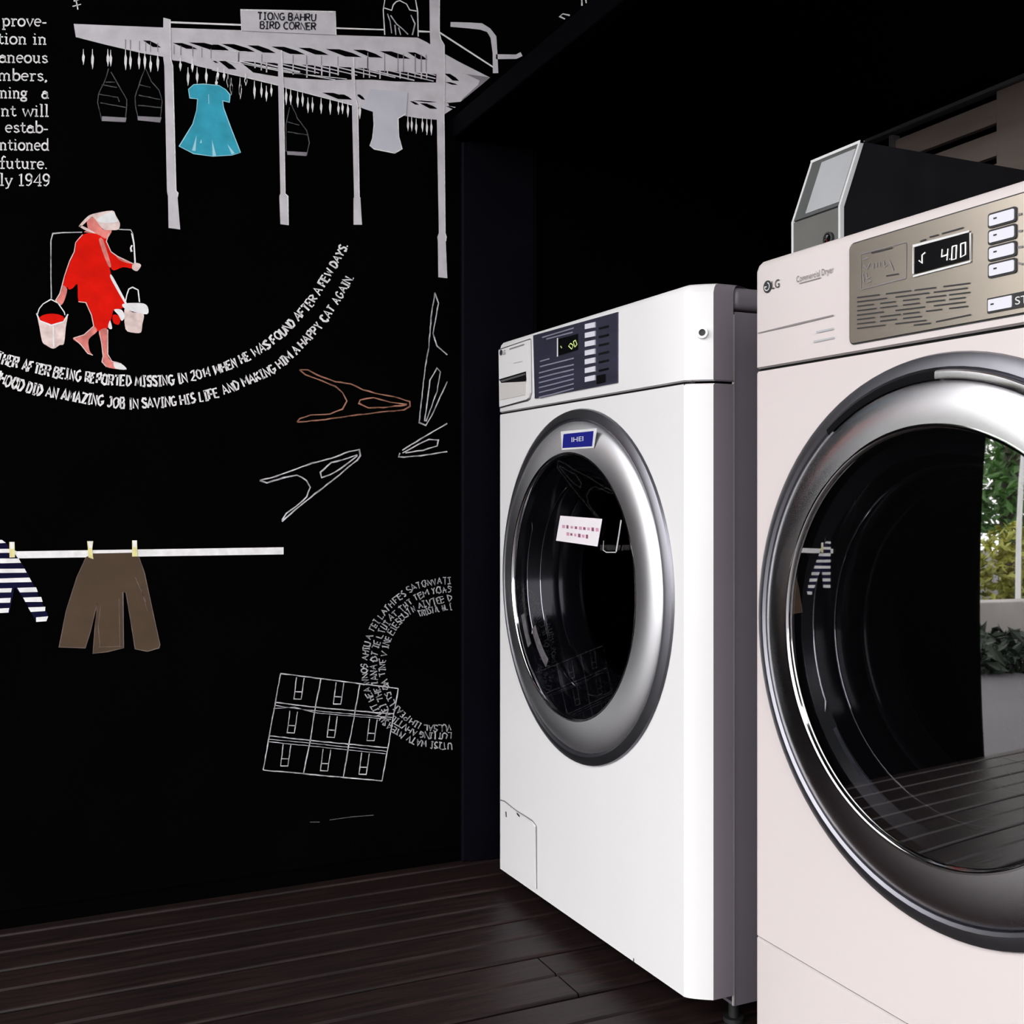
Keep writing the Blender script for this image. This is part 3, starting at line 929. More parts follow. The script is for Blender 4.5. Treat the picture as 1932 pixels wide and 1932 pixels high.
# -- laundry pole with shorts, culottes and pegs ---------------------
pl = ppoly('painted_laundry_pole', [[(-30, 1041), (535, 1032.5), (535, 1046), (-30, 1054.5)]], P_white, mur, 2)
cu = [(610, 325), (860, 320), (905, 350), (940, 450), (1000, 730), (1042, 920), (1035, 940), (960, 962), (880, 947), (850, 760), (820, 580),
      (800, 575), (805, 940), (700, 965), (605, 977), (618, 800), (632, 650), (590, 830), (555, 940), (385, 935), (430, 700), (500, 480),
      (560, 350)]
cul = ppoly('painted_culottes', [cu], P_brown, mur, 4, zl)
tag(cul, 'brown painted culottes')
pstroke('culottes_outline', [cu[2:] + cu[:1]], 1.4, P_brownl, cul, 5, zl)
pstroke('culottes_fold', [[(655, 660), (640, 800), (650, 930)], [(775, 620), (780, 935)], [(640, 935), (790, 930)],
                          [(920, 560), (960, 700)], [(880, 480), (950, 640)]], 0.9, P_brownl, cul, 5, zl)
so = ppoly('painted_shorts', [[(-60, 235), (0, 232), (35, 250), (105, 340), (175, 440), (295, 690), (315, 735), (300, 770), (235, 770),
                               (150, 610), (95, 545), (62, 712), (-60, 720)]], P_navy, mur, 4, zl)
tag(so, 'navy and white striped painted shorts')
for p in ([(-60, 240), (12, 236), (38, 256), (-60, 262)], [(-60, 295), (55, 295), (105, 308), (105, 320), (-60, 322)],
          [(-60, 358), (122, 358), (137, 386), (-60, 391)], [(-60, 425), (160, 424), (174, 450), (-60, 453)],
          [(-60, 490), (192, 482), (207, 511), (-60, 517)], [(-60, 554), (78, 551), (72, 578), (-60, 581)],
          [(112, 549), (235, 545), (246, 575), (130, 579)], [(-60, 620), (70, 614), (66, 645), (-60, 649)],
          [(150, 612), (268, 608), (278, 640), (165, 641)], [(-60, 686), (60, 680), (55, 710), (-60, 716)],
          [(183, 676), (296, 672), (293, 700), (200, 706)], [(235, 741), (314, 734), (302, 766), (235, 771)]):
    ppoly('shorts_stripe', [p], P_white, so, 5, zl)
for p in ([(60, 250), (95, 250), (97, 350), (62, 352)], [(567, 245), (607, 245), (600, 300), (608, 362), (575, 350), (572, 300)],
          [(860, 240), (892, 240), (895, 345), (860, 345)]):
    pg = ppoly('painted_peg', [p], P_yellow, mur, 6, zl)
    c0 = (sum(q[0] for q in p) / len(p), min(q[1] for q in p))
    ppoly('peg_top', [[(c0[0] - 14, c0[1]), (c0[0] + 14, c0[1]), (c0[0] + 12, c0[1] + 45), (c0[0] - 10, c0[1] + 45)]], P_white, pg, 7, zl)

# -- clothespins, crate stack ----------------------------------------
pins = [
    ('orange outlined painted clothespin', P_orange, 2.4,
     [[(640, 765), (700, 765), (760, 800), (900, 850), (1010, 865), (1100, 910), (1230, 945), (1330, 960), (1440, 995), (1445, 1030),
       (1400, 1055), (1250, 1070), (1000, 1100), (830, 1125), (690, 1140), (620, 1145)],
      [(640, 765), (680, 800), (800, 845), (900, 885), (950, 930), (985, 990), (950, 1050), (860, 1085), (720, 1095), (640, 1120), (620, 1145)],
      [(1420, 1015), (1300, 1000), (1180, 965), (1080, 985), (1070, 1010), (1140, 1040), (1250, 1040), (1420, 1020)]]),
    ('white outlined painted clothespin below the orange one', P_line, 2.6,
     [[(350, 1570), (430, 1550), (580, 1500), (730, 1445), (870, 1410), (1000, 1360), (1075, 1345), (1080, 1390), (1060, 1420), (930, 1530),
       (750, 1670), (600, 1790), (510, 1870)],
      [(350, 1570), (400, 1590), (520, 1550), (620, 1530), (690, 1570), (715, 1620), (690, 1690), (640, 1740), (540, 1810), (510, 1860)],
      [(1060, 1385), (950, 1420), (870, 1440), (790, 1510), (800, 1550), (860, 1530), (930, 1490), (1060, 1390)]]),
    ('tall upright outlined painted clothespin under the right post', P_line, 2.2,
     [[(1625, 200), (1600, 350), (1580, 600), (1550, 780), (1510, 1150), (1560, 1170), (1600, 1100), (1715, 850)],
      [(1625, 200), (1650, 280), (1630, 400), (1610, 500), (1640, 590), (1715, 655)],
      [(1550, 1140), (1590, 840), (1640, 750), (1665, 780), (1640, 920), (1560, 1140)]]),
    ('outlined painted clothespin cut by the corner post', P_line, 2.4,
     [[(1385, 1350), (1550, 1250), (1715, 1155)], [(1370, 1370), (1360, 1400), (1400, 1400), (1520, 1390), (1715, 1360)],
      [(1390, 1370), (1500, 1310), (1580, 1270), (1650, 1275), (1640, 1320), (1540, 1350), (1410, 1370)]])]
for lab, m_, wd, ln in pins:
    tag(pstroke('painted_clothespin', ln, wd, m_, mur, 2, zd, 0.5), lab)
crate = pstroke('painted_crates', [
    [(305, 925), (1280, 1050)], [(305, 925), (160, 1725)], [(160, 1725), (1145, 1815)], [(1280, 1050), (1145, 1815)],
    [(640, 970), (590, 1220), (550, 1480), (495, 1750)], [(960, 1020), (920, 1250), (870, 1520), (825, 1780)],
    [(260, 1165), (600, 1205), (1100, 1250), (1240, 1258)], [(210, 1440), (550, 1480), (1190, 1540)]], 2.0, P_line, mur, 2, ze, 0.4)
tag(crate, 'white outlined stack of nine painted lockers')
pstroke('shelf_line', [[(255, 1190), (420, 1215), (600, 1235), (1230, 1290)], [(245, 1215), (420, 1205), (600, 1252), (1220, 1305)],
                       [(205, 1470), (540, 1500), (1180, 1570)], [(200, 1490), (540, 1525), (1175, 1590)]], 1.2, P_line, crate, 2, ze, 0.4)
for ox, oy in ((0, 0), (328, 42), (-55, 280), (275, 318), (605, 345), (-110, 555), (220, 595), (540, 625)):
    pstroke('painted_latch', [[(ox + a, oy + b) for a, b in l] for l in
                              ([(437, 955), (415, 1135), (475, 1137), (500, 962)], [(423, 1075), (485, 1078)])], 1.7, P_line, crate, 3, ze, 0.3)
pstroke('painted_scuff', [[(585, 1551), (603, 1551)], [(622, 1547), (665, 1541), (705, 1538)]], 1.6, P_faint, mur, 2)


# ------------------------------------------------------------------ machines
HW = 0.2965     # half width of the flat front


def front_profile(cy):
    pts = [(VF + 0.060, cy - HW - 0.026), (VF + 0.030, cy - HW - 0.026)]
    for i in range(9):                       # rounded near corner
        t = 1 - i / 8
        pts.append((VF + 0.0285 * t ** 1.45, cy - HW - 0.026 * t))
    pts += [(VF, cy - HW + 0.1), (VF, cy), (VF, cy + HW - 0.1)]
    for i in range(9):
        t = i / 8
        pts.append((VF + 0.016 * t * t, cy + HW + 0.012 * t))
    pts += [(VF + 0.018, cy + HW + 0.012), (VF + 0.060, cy + HW + 0.012)]
    return pts


def skin(mb, cy, levels, warm=False):
    """horizontal profile lofted through levels [(z, inset)]"""
    rows_ = []
    for z, ins in levels:
        row = []
        for x, y in front_profile(cy):
            zz = z
            row.append((x + ins, cy + (y - cy) * (1 - ins * (0.5 if y > cy and not warm else 1.6)), zz))
        rows_.append(row)
    n = len(rows_[0])
    vs_ = [p for r in rows_ for p in r]
    fs = [(j * n + i, j * n + i + 1, (j + 1) * n + i + 1, (j + 1) * n + i) for j in range(len(rows_) - 1) for i in range(n - 1)]
    return vs_, fs, n


def rect_hole(mb, y0, y1, z0f, z1, c, r, x=VF, n=96):
    """flat panel y0..y1 with lower edge z0f(y), upper z1, and a round hole"""
    angs = [2 * math.pi * i / n for i in range(n)]
    for yy, zz in ((y0, z0f(y0)), (y1, z0f(y1)), (y0, z1), (y1, z1)):
        angs.append(math.atan2(zz - c[1], yy - c[0]) % (2 * math.pi))
    angs = sorted(set(round(a, 6) for a in angs))
    outer, inner = [], []
    for a in angs:
        dy, dz = math.cos(a), math.sin(a)
        ts = []
        if dy > 1e-9:
            ts.append((y1 - c[0]) / dy)
        if dy < -1e-9:
            ts.append((y0 - c[0]) / dy)
        if dz > 1e-9:
            ts.append((z1 - c[1]) / dz)
        if dz < -1e-9:
            s = (z0f(y1) - z0f(y0)) / (y1 - y0)
            den = dz - s * dy
            if den < -1e-9:
                ts.append((z0f(c[0]) - c[1]) / den)
        t = min(q for q in ts if q > 0)
        outer.append((x, c[0] + dy * t, c[1] + dz * t))
        inner.append((x, c[0] + dy * r, c[1] + dz * r))
    m = len(angs)
    mb.add(outer + inner + [(p[0] + 0.02, p[1], p[2]) for p in inner],
           [(i, (i + 1) % m, m + (i + 1) % m, m + i) for i in range(m)] +
           [(m + i, m + (i + 1) % m, 2 * m + (i + 1) % m, 2 * m + i) for i in range(m)])


def fpoly(name, px, m, parent, out=0.002, into=0.001, x=VF):
    """a thin plate whose outline lies on the machine front"""
    pts = [on_x(p[0], p[1], x) for p in px]
    pts = [(x - out, p[1], p[2]) for p in pts]
    mb = MB()
    mb.prism(pts, (out + into, 0, 0))
    return mb.build(name, m, parent)


def yz_poly(name, yz, m, parent, x, th):
    mb = MB()
    mb.prism([(x, y, z) for y, z in yz], (th, 0, 0))
    return mb.build(name, m, parent)


def rrect(y0, y1, z0, z1, r, n=5):
    out = []
    for cy_, cz_, a in ((y1 - r, z1 - r, 0), (y0 + r, z1 - r, 90), (y0 + r, z0 + r, 180), (y1 - r, z0 + r, 270)):
        for i in range(n + 1):
            t = R(a + 90 * i / n)
            out.append((cy_ + r * math.cos(t), cz_ + r * math.sin(t)))
    return out


def fstroke(name, lines, width, m, parent, out=0.0035, x=VF, mbx=None):
    mb = mbx or MB()
    for ln in lines:
        pts = [on_x(p[0], p[1], x) for p in ln]
        ribbon(mb, [(p[1], p[2]) for p in pts], width, lambda q: (x - out, q[0], q[1]))
    return None if mbx else mb.build(name, m, parent)


def font_mesh(mb, text, y_left, y_right, z_base, height, x):
    """text in the built-in sans; reads from y_left (larger y) to y_right on a face looking to -X"""
    cu_ = bpy.data.curves.new('t', 'FONT')
    cu_.body = text
    cu_.size = 1.0
    ob = bpy.data.objects.new('t', cu_)
    C.objects.link(ob)
    dg = bpy.context.evaluated_depsgraph_get()
    me = bpy.data.meshes.new_from_object(ob.evaluated_get(dg))
    xs = [v.co.x for v in me.vertices]
    ys = [v.co.y for v in me.vertices]
    wx = max(xs) - min(xs)
    hy = 0.73
    mb.add([(x, y_left - (v.co.x - min(xs)) / wx * (y_left - y_right), z_base + v.co.y / hy * height) for v in me.vertices],
           [tuple(p.vertices) for p in me.polygons])
    bpy.data.objects.remove(ob)
    bpy.data.curves.remove(cu_)
    bpy.data.meshes.remove(me)


def machine(name, label, cat, cy, door_off, seam_low):
    root = empty(name, (VF + 0.3, cy, 0), label, cat)
    zs = H + 0.149
    ztilt = (lambda y: 0.0305 + max(0.0, (cy + HW - y)) * 0.026) if not seam_low else (lambda y: 0.004)
    dc = (cy + door_off, 0.565)
    enamel = M_whitew if seam_low else M_white
    # cabinet, lid, feet
    mb = MB()
    ya, yb = cy - HW - 0.023, cy + HW + 0.009
    mb.box(VF + 0.064, 1.55, ya, ya + 0.004, 0.03, ZT - 0.036, 0.0012)
    mb.box(VF + 0.064, 1.55, yb - 0.004, yb, 0.03, ZT - 0.036, 0.0012)
    mb.box(1.546, 1.55, ya + 0.003, yb - 0.003, 0.03, ZT - 0.036)
    mb.box(VF + 0.064, 1.55, ya + 0.003, yb - 0.003, 0.03, 0.034)
    mb.box(VF + 0.064, 1.55, ya + 0.003, yb - 0.003, ZT - 0.040, ZT - 0.036)
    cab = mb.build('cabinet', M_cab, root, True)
    MB().box(VF + 0.0605, VF + 0.0635, ya - 0.0012, ya + 0.001, 0.032, ZT - 0.04, 0.0005).build('edge_highlight', M_edgehighlight, cab, True)  # pale bar drawn as the highlight along the cabinet's front edge
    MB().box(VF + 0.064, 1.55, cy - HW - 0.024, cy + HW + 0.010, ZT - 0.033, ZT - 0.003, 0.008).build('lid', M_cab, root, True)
    for fx, fy in ((VF + 0.078, cy - HW - 0.002), (VF + 0.10, cy + HW - 0.03), (1.48, cy - HW + 0.01), (1.48, cy + HW - 0.03)):
        mb = MB()
        mb.tube([(fx, fy, 0.0), (fx, fy, 0.006), (fx, fy, 0.0061), (fx, fy, 0.030)], [0.014, 0.014, 0.007, 0.007], 16)
        mb.build('foot', M_rubber, root, True)
    # upper control fascia
    mb = MB()
    vs_, fs, n = skin(mb, cy, [(zs + 0.0016, 0.003), (zs + 0.0035, 0.0), (ZT - 0.014, 0.0), (ZT - 0.007, 0.0022), (ZT - 0.0025, 0.006),
                               (ZT - 0.0005, 0.011), (ZT, 0.018), (ZT - 0.0005, 0.055)], seam_low)
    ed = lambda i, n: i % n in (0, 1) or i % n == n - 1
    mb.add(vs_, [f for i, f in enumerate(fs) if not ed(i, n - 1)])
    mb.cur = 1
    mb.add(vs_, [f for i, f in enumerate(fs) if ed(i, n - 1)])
    fascia = mb.build('control_fascia', [enamel, M_sideshade], root, True, sharp=27)
    # lower front panel with the round door opening
    zl0 = (H - 0.5225) if seam_low else None
    zlow = (lambda y: zl0 + 0.0012) if seam_low else ztilt
    mb = MB()
    mb.cur = 0
    rect_hole(mb, cy - HW, cy + HW, zlow, zs - 0.0016, dc, 0.262)
    prof = front_profile(cy)
    near = prof[:11]
    far = prof[14:]
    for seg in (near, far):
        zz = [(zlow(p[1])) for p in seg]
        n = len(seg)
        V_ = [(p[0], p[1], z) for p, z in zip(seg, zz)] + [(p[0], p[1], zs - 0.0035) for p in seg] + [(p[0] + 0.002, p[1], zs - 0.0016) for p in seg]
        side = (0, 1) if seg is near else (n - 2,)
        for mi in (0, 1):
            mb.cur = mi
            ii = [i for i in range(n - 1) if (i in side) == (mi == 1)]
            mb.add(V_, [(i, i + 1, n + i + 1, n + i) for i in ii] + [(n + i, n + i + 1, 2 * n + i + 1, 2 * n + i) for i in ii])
    front = mb.build('front_panel', [enamel, M_sideshade], root, True, sharp=27)
    if seam_low:
        mb = MB()
        n = len(prof)
        mb.add([(p[0], p[1], 0.004) for p in prof] + [(p[0], p[1], zl0 - 0.003) for p in prof] + [(p[0] + 0.003, p[1], zl0 - 0.0012) for p in prof],
               [(i, i + 1, n + i + 1, n + i) for i in range(n - 1)] + [(n + i, n + i + 1, 2 * n + i + 1, 2 * n + i) for i in range(n - 1)])
        mb.build('kick_panel', enamel, root, True, sharp=27)
    # dark liner behind the seams
    mb = MB()
    mb.box(VF + 0.008, VF + 0.012, cy - HW - 0.008, cy + HW + 0.008, zs - 0.006, zs + 0.006)
    mb.build('seam_liner', M_seam, root)
    if seam_low:
        MB().box(VF + 0.008, VF + 0.012, cy - HW - 0.008, cy + HW + 0.008, zl0 - 0.006, zl0 + 0.006).build('seam_liner', M_seam, root)
    # door
    mb = MB()
    mb.lathe([(0.262, VF + 0.012), (0.2765, VF - 0.0005), (0.275, VF - 0.004), (0.268, VF - 0.0075), (0.262, VF - 0.0085), (0.2585, VF - 0.0065),
              (0.2575, VF - 0.001)], dc)
    bez = mb.build('door_bezel', M_darkchrome, root, True, sharp=35)
    mb = MB()
    mb.lathe([(0.2572, VF + 0.002), (0.2567, VF - 0.0050), (0.2545, VF - 0.0078), (0.2510, VF - 0.0103), (0.2460, VF - 0.0128), (0.2390, VF - 0.0152),
              (0.2310, VF - 0.0170), (0.2220, VF - 0.0182), (0.2140, VF - 0.0187), (0.2085, VF - 0.0188)], dc, 128)
    ring = mb.build('door_ring', M_chrome if seam_low else M_satin, root, True, sharp=35)
    mb = MB()
    mb.lathe([(0.2085, VF - 0.0188), (0.2070, VF - 0.0190), (0.2052, VF - 0.0188), (0.2040, VF - 0.0170), (0.2030, VF - 0.012)], dc, 128)
    rim = mb.build('glass_rim', M_bright, root, True, sharp=60)
    mb = MB()
    mb.lathe([(0.2032, VF - 0.0150)] + [(0.2032 * q, VF - 0.0150 - 0.004 * (1 - q * q)) for q in (0.9, 0.75, 0.6, 0.45, 0.3, 0.15)] + [(0.0005, VF - 0.019)],
             dc, 96)
    glass = mb.build('door_glass', M_glassB if seam_low else M_glass, root, True)
    # the door's inner face: dark liner, stepped bowl, then the steel drum
    mb = MB()
    mb.lathe([(0.203, VF - 0.010), (0.201, VF - 0.002), (0.184, VF + 0.004), (0.181, VF + 0.001), (0.178, VF + 0.006), (0.172, VF + 0.022),
              (0.169, VF + 0.020), (0.166, VF + 0.024), (0.160, VF + 0.050), (0.157, VF + 0.048), (0.154, VF + 0.053), (0.150, VF + 0.085)], dc, 96)
    bowl = mb.build('door_bowl', M_bowl, root, True, sharp=30)
    mb = MB()
    mb.lathe([(0.150, VF + 0.085), (0.1475, VF + 0.083), (0.146, VF + 0.087), (0.150, VF + 0.10)], dc, 96)
    mb.build('bowl_lip', M_drum, root, True, sharp=30)
    for rr_, dx_ in ((0.1715, 0.020), (0.1600, 0.052)):
        mb = MB()
        mb.lathe([(rr_ + 0.0010 * math.cos(R(a)), VF + dx_ + 0.0010 * math.sin(R(a))) for a in range(0, 361, 60)], dc, 80)
        mb.build('bowl_highlight', M_bright, bowl, True)  # bright rings drawn as highlights on the bowl steps
    mb = MB()
    arcp = [(VF + 0.0015, dc[0] + 0.1845 * math.cos(R(a)), dc[1] + 0.1845 * math.sin(R(a))) for a in range(-27, 28, 3)]
    arcq = [(VF - 0.001, dc[0] + 0.1965 * math.cos(R(a)), dc[1] + 0.1965 * math.sin(R(a))) for a in range(26, -27, -4)]
    c1 = (VF + 0.0005, dc[0] + 0.1895 * math.cos(R(-30)), dc[1] + 0.1895 * math.sin(R(-30)))
    c2 = (VF + 0.0005, dc[0] + 0.1895 * math.cos(R(30)), dc[1] + 0.1895 * math.sin(R(30)))
    mb.tube([c1] + arcp + [c2], [0.0004] + [0.0008] * len(arcp) + [0.0003], 6)
    mb.build('grip_edge', M_bright, bowl, True)
    mb = MB()
    prof_d = [(0.150, VF + 0.10), (0.235, VF + 0.11), (0.240, VF + 0.125)]
    for i in range(1, 9):
        prof_d += [(0.238, VF + 0.125 + i * 0.045), (0.242, VF + 0.125 + i * 0.045 + 0.008)]
    prof_d += [(0.235, VF + 0.51), (0.0, VF + 0.53)]
    mb.lathe(prof_d, dc, 72)
    mb.build('drum', M_drum, root, True, sharp=30)
    return root, fascia, front, ring, glass, dc, bowl, bez


# ---- washing machine (far)
cyA = 1.5085
wm, fasA, frA, ringA, glassA, dcA, bowlA, bezA = machine(
    'washing_machine', 'white front-loading washing machine next to the mural, with a navy control panel', 'washing machine', cyA, 0.0015, False)
cp = fpoly('control_panel', [(1008, 633), (1167, 589), (1167, 722), (1011, 752)], M_navy, wm, 0.0022)
dsp = fpoly('display', [(1057, 640), (1094, 630), (1094, 660), (1057, 671)], M_disp, cp, 0.0034)
fstroke('display_edge', [[(1055.5, 638), (1055.5, 673)]], 0.004, M_edge, cp, 0.0036)
fstroke('display_digits', [[(1081, 648), (1077, 653), (1083, 659), (1086, 652), (1081, 648)], [(1086, 645), (1089, 655), (1093, 650), (1090, 642), (1086, 645)],
                           [(1062, 653), (1064, 657)]], 0.0014, M_ledg, dsp, 0.0042)
for i in range(7):
    yv = 608 + i * 16.6
    fpoly('button', [(1107.5, yv + 4), (1126, yv), (1126, yv + 10), (1107.5, yv + 13.5)], M_btn, cp, 0.0040)
tl = []
for i in range(6):
    y0 = 682 + i * 10
    tl.append([(1020, y0 + 22 - i * 0.8), (1050, y0 + 14 - i * .6), (1086, y0 + 6 - i)])
tl += [[(1026, 634 + 3), (1086, 619)], [(1034, 640), (1084, 627)], [(1022, 682), (1040, 677)], [(1022, 692), (1086, 676)]]
fstroke('printed_text', tl, 0.0022, M_ltink, cp, 0.0032)
fpoly('start_label', [(1129, 709), (1146, 705.5), (1146, 721), (1129, 725)], M_disp, cp, 0.0034)
fstroke('panel_scale', [[(1133, 620 + i * 16), (1152, 615.5 + i * 16)] for i in range(6)], 0.003, M_disp, cp, 0.0032)
# detergent drawer
dw = fpoly('detergent_drawer', [(944, 661), (1001, 641.5), (1003, 741), (1000, 751), (996, 754), (945.5, 768)], M_white, wm, 0.0035)
fstroke('drawer_gap', [[(941, 660), (1001.5, 639.5)], [(1002.5, 640), (1004, 741), (1001, 752), (997, 755.5), (943, 769.5)]], 0.0018, M_seam, dw, 0.0008)
hd = fpoly('drawer_handle', [(945.5, 716), (996, 701), (997, 720), (950, 722.5)], M_slot, dw, 0.0045)
fpoly('handle_lip', [(947.5, 718.5), (995.5, 704.5), (996, 707.5), (952, 721)], M_coinmid, hd, 0.0052)
fpoly('drawer_pocket', [(947, 723), (997, 718), (996, 745), (947.5, 755)], mat('pale_pocket', (0.62, 0.60, 0.58), 0.4, noise=0.05), dw, 0.0045)
# emblem and printed name on the drawer
mb = MB()
c0 = on_x(949, 665.5, VF)
mb.prism([(VF - 0.0045, c0[1] + 0.0052 * math.cos(R(t)), c0[2] + 0.0052 * math.sin(R(t))) for t in range(0, 360, 20)], (0.001, 0, 0))
e = on_x(952.5, 668, VF)
e2 = on_x(956, 667, VF)
font_mesh(mb, 'LG', e[1], e[1] - 0.011, e[2] - 0.002, 0.0085, VF - 0.0042)
mb.build('logo', M_ink, dw)
fstroke('printed_name', [[(965, 659), (993, 650)]], 0.0022, M_greyink, dw, 0.0042)
fstroke('printed_name', [[(973, 685.5), (990, 682)]], 0.0012, M_coinlight, dw, 0.0042)
# key lock on the rounded edge, small dent, service flap, base slot
kx, ky, kz = VF + 0.016, cyA - HW - 0.0195, on_x(1335, 625, VF + 0.0145)[2]
mb = MB()
nrm = Vector((-0.72, -0.69, 0)).normalized()
sd = Vector((0, 0, 1)).cross(nrm).normalized()
for r0, r1, d, mi in ((0.0075, 0.0045, 0.0030, 0), (0.0045, 0.0, 0.0008, 1)):
    mb.cur = mi
    n = 20
    A_ = [Vector((kx, ky, kz)) + nrm * d + sd * (r0 * math.cos(2 * math.pi * i / n)) + Vector((0, 0, 1)) * (r0 * math.sin(2 * math.pi * i / n)) for i in range(n)]
    B_ = [Vector((kx, ky, kz)) + nrm * d + sd * (r1 * math.cos(2 * math.pi * i / n)) + Vector((0, 0, 1)) * (r1 * math.sin(2 * math.pi * i / n)) for i in range(n)]
    D_ = [p - nrm * (d + 0.004) for p in A_]
    mb.add([p[:] for p in A_ + B_ + D_], [(i, (i + 1) % n, n + (i + 1) % n, n + i) for i in range(n)] + [(i, (i + 1) % n, 2 * n + (i + 1) % n, 2 * n + i) for i in range(n)])
mb.build('key_lock', [M_white, M_ink], wm)
fl = fpoly('service_flap', [(946, 1514), (952, 1513), (975, 1532), (990, 1541), (1005, 1551), (1011, 1560), (1012, 1676), (946, 1632)], M_white, wm, 0.0022)
fstroke('flap_gap', [[(944, 1509), (953, 1511.5), (976, 1530), (991, 1539), (1006, 1549), (1012.5, 1558), (1013.5, 1677)]], 0.0022, M_greyink, fl, 0.0012)
fstroke('flap_latch', [[(957, 1531), (958, 1541)], [(978, 1534), (983, 1540)]], 0.0035, M_ink, fl, 0.0030)
fstroke('base_slot', [[(1196, 1808), (1196, 1816)]], 0.002, M_ink, wm, 0.0006)
# labels on the door
lb = MB()
xl_ = VF - 0.0192


def ringpt(px, py, x):
    p = on_x(px, py, x)
    return p


lb.prism([on_x(p[0], p[1], VF - 0.0192) for p in ((1058, 814), (1126, 808), (1120, 845), (1060, 849))], (0.0008, 0, 0))
bl = lb.build('blue_label', M_edge, ringA)
tag(bl, 'blue label with a white border')
mb = MB()
mb.flat([on_x(p[0], p[1], VF - 0.0194) for p in ((1063, 819), (1120, 813), (1117, 842), (1061, 845.5))])
mb.build('label_face', M_bluel, ringA)
mb = MB()
yl, yr = on_x(1079, 832, VF - 0.019)[1], on_x(1101, 828, VF - 0.019)[1]
font_mesh(mb, 'IHEI', yl, yr, on_x(1079, 834, VF - 0.019)[2], 0.0075, VF - 0.0196)
mb.build('label_lettering', M_edge, ringA)
mb = MB()
mb.prism([on_x(p[0], p[1], VF - 0.0200) for p in ((1057, 973), (1136, 979), (1127, 1031), (1049, 1020))], (0.0005, 0, 0))
nt_ = mb.build('paper_notice', M_paper, glassA)
tag(nt_, 'white paper notice with pink and maroon print')
mb = MB()
for (xa, xb, ya, yb) in ((1060, 1131, 993, 1000), (1068, 1112, 1007, 1013)):
    k = 9 if xa == 1060 else 6
    for i in range(k):
        t0, t1 = (i + 0.1) / k, (i + random.uniform(0.6, 0.85)) / k
        ln = [(xa + (xb - xa) * t0, ya + (yb - ya) * t0), (xa + (xb - xa) * t1, ya + (yb - ya) * t1)]
        mb.cur = i % 2
        pts = [on_x(p[0], p[1], VF - 0.0202) for p in ln]
        ribbon(mb, [(p[1], p[2]) for p in pts], random.uniform(0.0035, 0.006), lambda q: (VF - 0.0203, q[0], q[1]))
mb.build('notice_print', [M_pink, M_maroon], glassA)
mb = MB()
for ln, wd in (([(1172, 981), (1168, 1008), (1162.5, 1041)], 0.0035), ([(1139, 1020), (1138, 1038), (1144, 1042), (1162, 1042)], 0.0014)):
    pts = [on_x(p[0], p[1], VF - 0.0196) for p in ln]
    ribbon(mb, [(p[1], p[2]) for p in pts], wd, lambda q: (VF - 0.0197, q[0], q[1]))
mb.build('clear_sticker_edge', M_clear, glassA)
# printed care label stuck on the inside of the door bowl, far side
mb = MB()
for a0, a1, r0, r1, x_ in ((-57, -30, 0.167, 0.150, VF - 0.0095), (-36, -19, 0.199, 0.184, VF - 0.0085)):
    n = 12
    P1 = [(x_, dcA[0] + r0 * math.cos(R(a0 + (a1 - a0) * i / n)), dcA[1] + r0 * math.sin(R(a0 + (a1 - a0) * i / n))) for i in range(n + 1)]
    P2 = [(x_, dcA[0] + r1 * math.cos(R(a0 + (a1 - a0) * i / n)), dcA[1] + r1 * math.sin(R(a0 + (a1 - a0) * i / n))) for i in range(n + 1)]
    mb.add(P1 + P2, [(i, i + 1, n + 2 + i, n + 1 + i) for i in range(n)])
tag(mb.build('care_label', M_label, glassA), 'grey printed label seen through the glass')

# ---- dryer (near)
cyB = 0.7585
dy, fasB, frB, ringB, glassB, dcB, bowlB, bezB = machine(
    'tumble_dryer', 'white front-loading dryer nearest the camera, with a champagne steel control panel', 'dryer', cyB, 0.0155, True)
uz = lambda px, py: on_x(px, py, VF)[1:]
cpB = yz_poly('control_panel', rrect(0.6176, 0.8976, H + 0.1605, H + 0.2645, 0.006), M_steel, dy, VF - 0.0022, 0.003)
mb = MB()
rr = rrect(0.6176, 0.8976, H + 0.1605, H + 0.2645, 0.006)
ribbon(mb, rr + rr[:1], 0.0016, lambda q: (VF - 0.0006, q[0], q[1]))
ribbon(mb, rrect(0.6166, 0.8986, H + 0.1595, H + 0.2655, 0.007) + [rrect(0.6166, 0.8986, H + 0.1595, H + 0.2655, 0.007)[0]], 0.0012,
       lambda q: (VF - 0.0007, q[0], q[1]))
mb.build('panel_gap', M_seam, cpB)
dsB = fpoly('display', [(1731, 467), (1834, 440), (1834, 490), (1731, 517)], M_disp, cpB, 0.0036)
fstroke('display_edge', [[(1728, 517), (1728, 465), (1834, 437)], [(1728, 522), (1836, 494), (1836, 440)]], 0.0018, M_edge, cpB, 0.0038)
dg = [[(1740, 492), (1746, 497.5), (1746, 482), (1752, 477)],
      [(1784, 471), (1783, 485), (1794, 481)], [(1795, 470), (1793, 492)],
      [(1803, 466), (1811, 463.5), (1810, 489), (1802, 491), (1803, 466)], [(1819, 461), (1828, 458), (1828, 481), (1819, 486), (1819, 461)],
      [(1798, 490), (1799, 489.5)]]
fstroke('display_digits', dg, 0.0011, M_led, dsB, 0.0044)
zb = (H + 0.248, H + 0.233, H + 0.218, H + 0.203)
for z in zb:
    bt = yz_poly('button', rrect(0.6880, 0.7150, z - 0.0050, z + 0.0050, 0.0016), M_btn, cpB, VF - 0.0044, 0.003)
    yz_poly('button_frame', rrect(0.6862, 0.7168, z - 0.0068, z + 0.0068, 0.0026), M_ink, bt, VF - 0.0036, 0.002)
    yz_poly('button_mark', rrect(0.7062, 0.7098, z + 0.0002, z + 0.0016, 0.0004), M_ink, bt, VF - 0.0047, 0.0004)
z = H + 0.1715
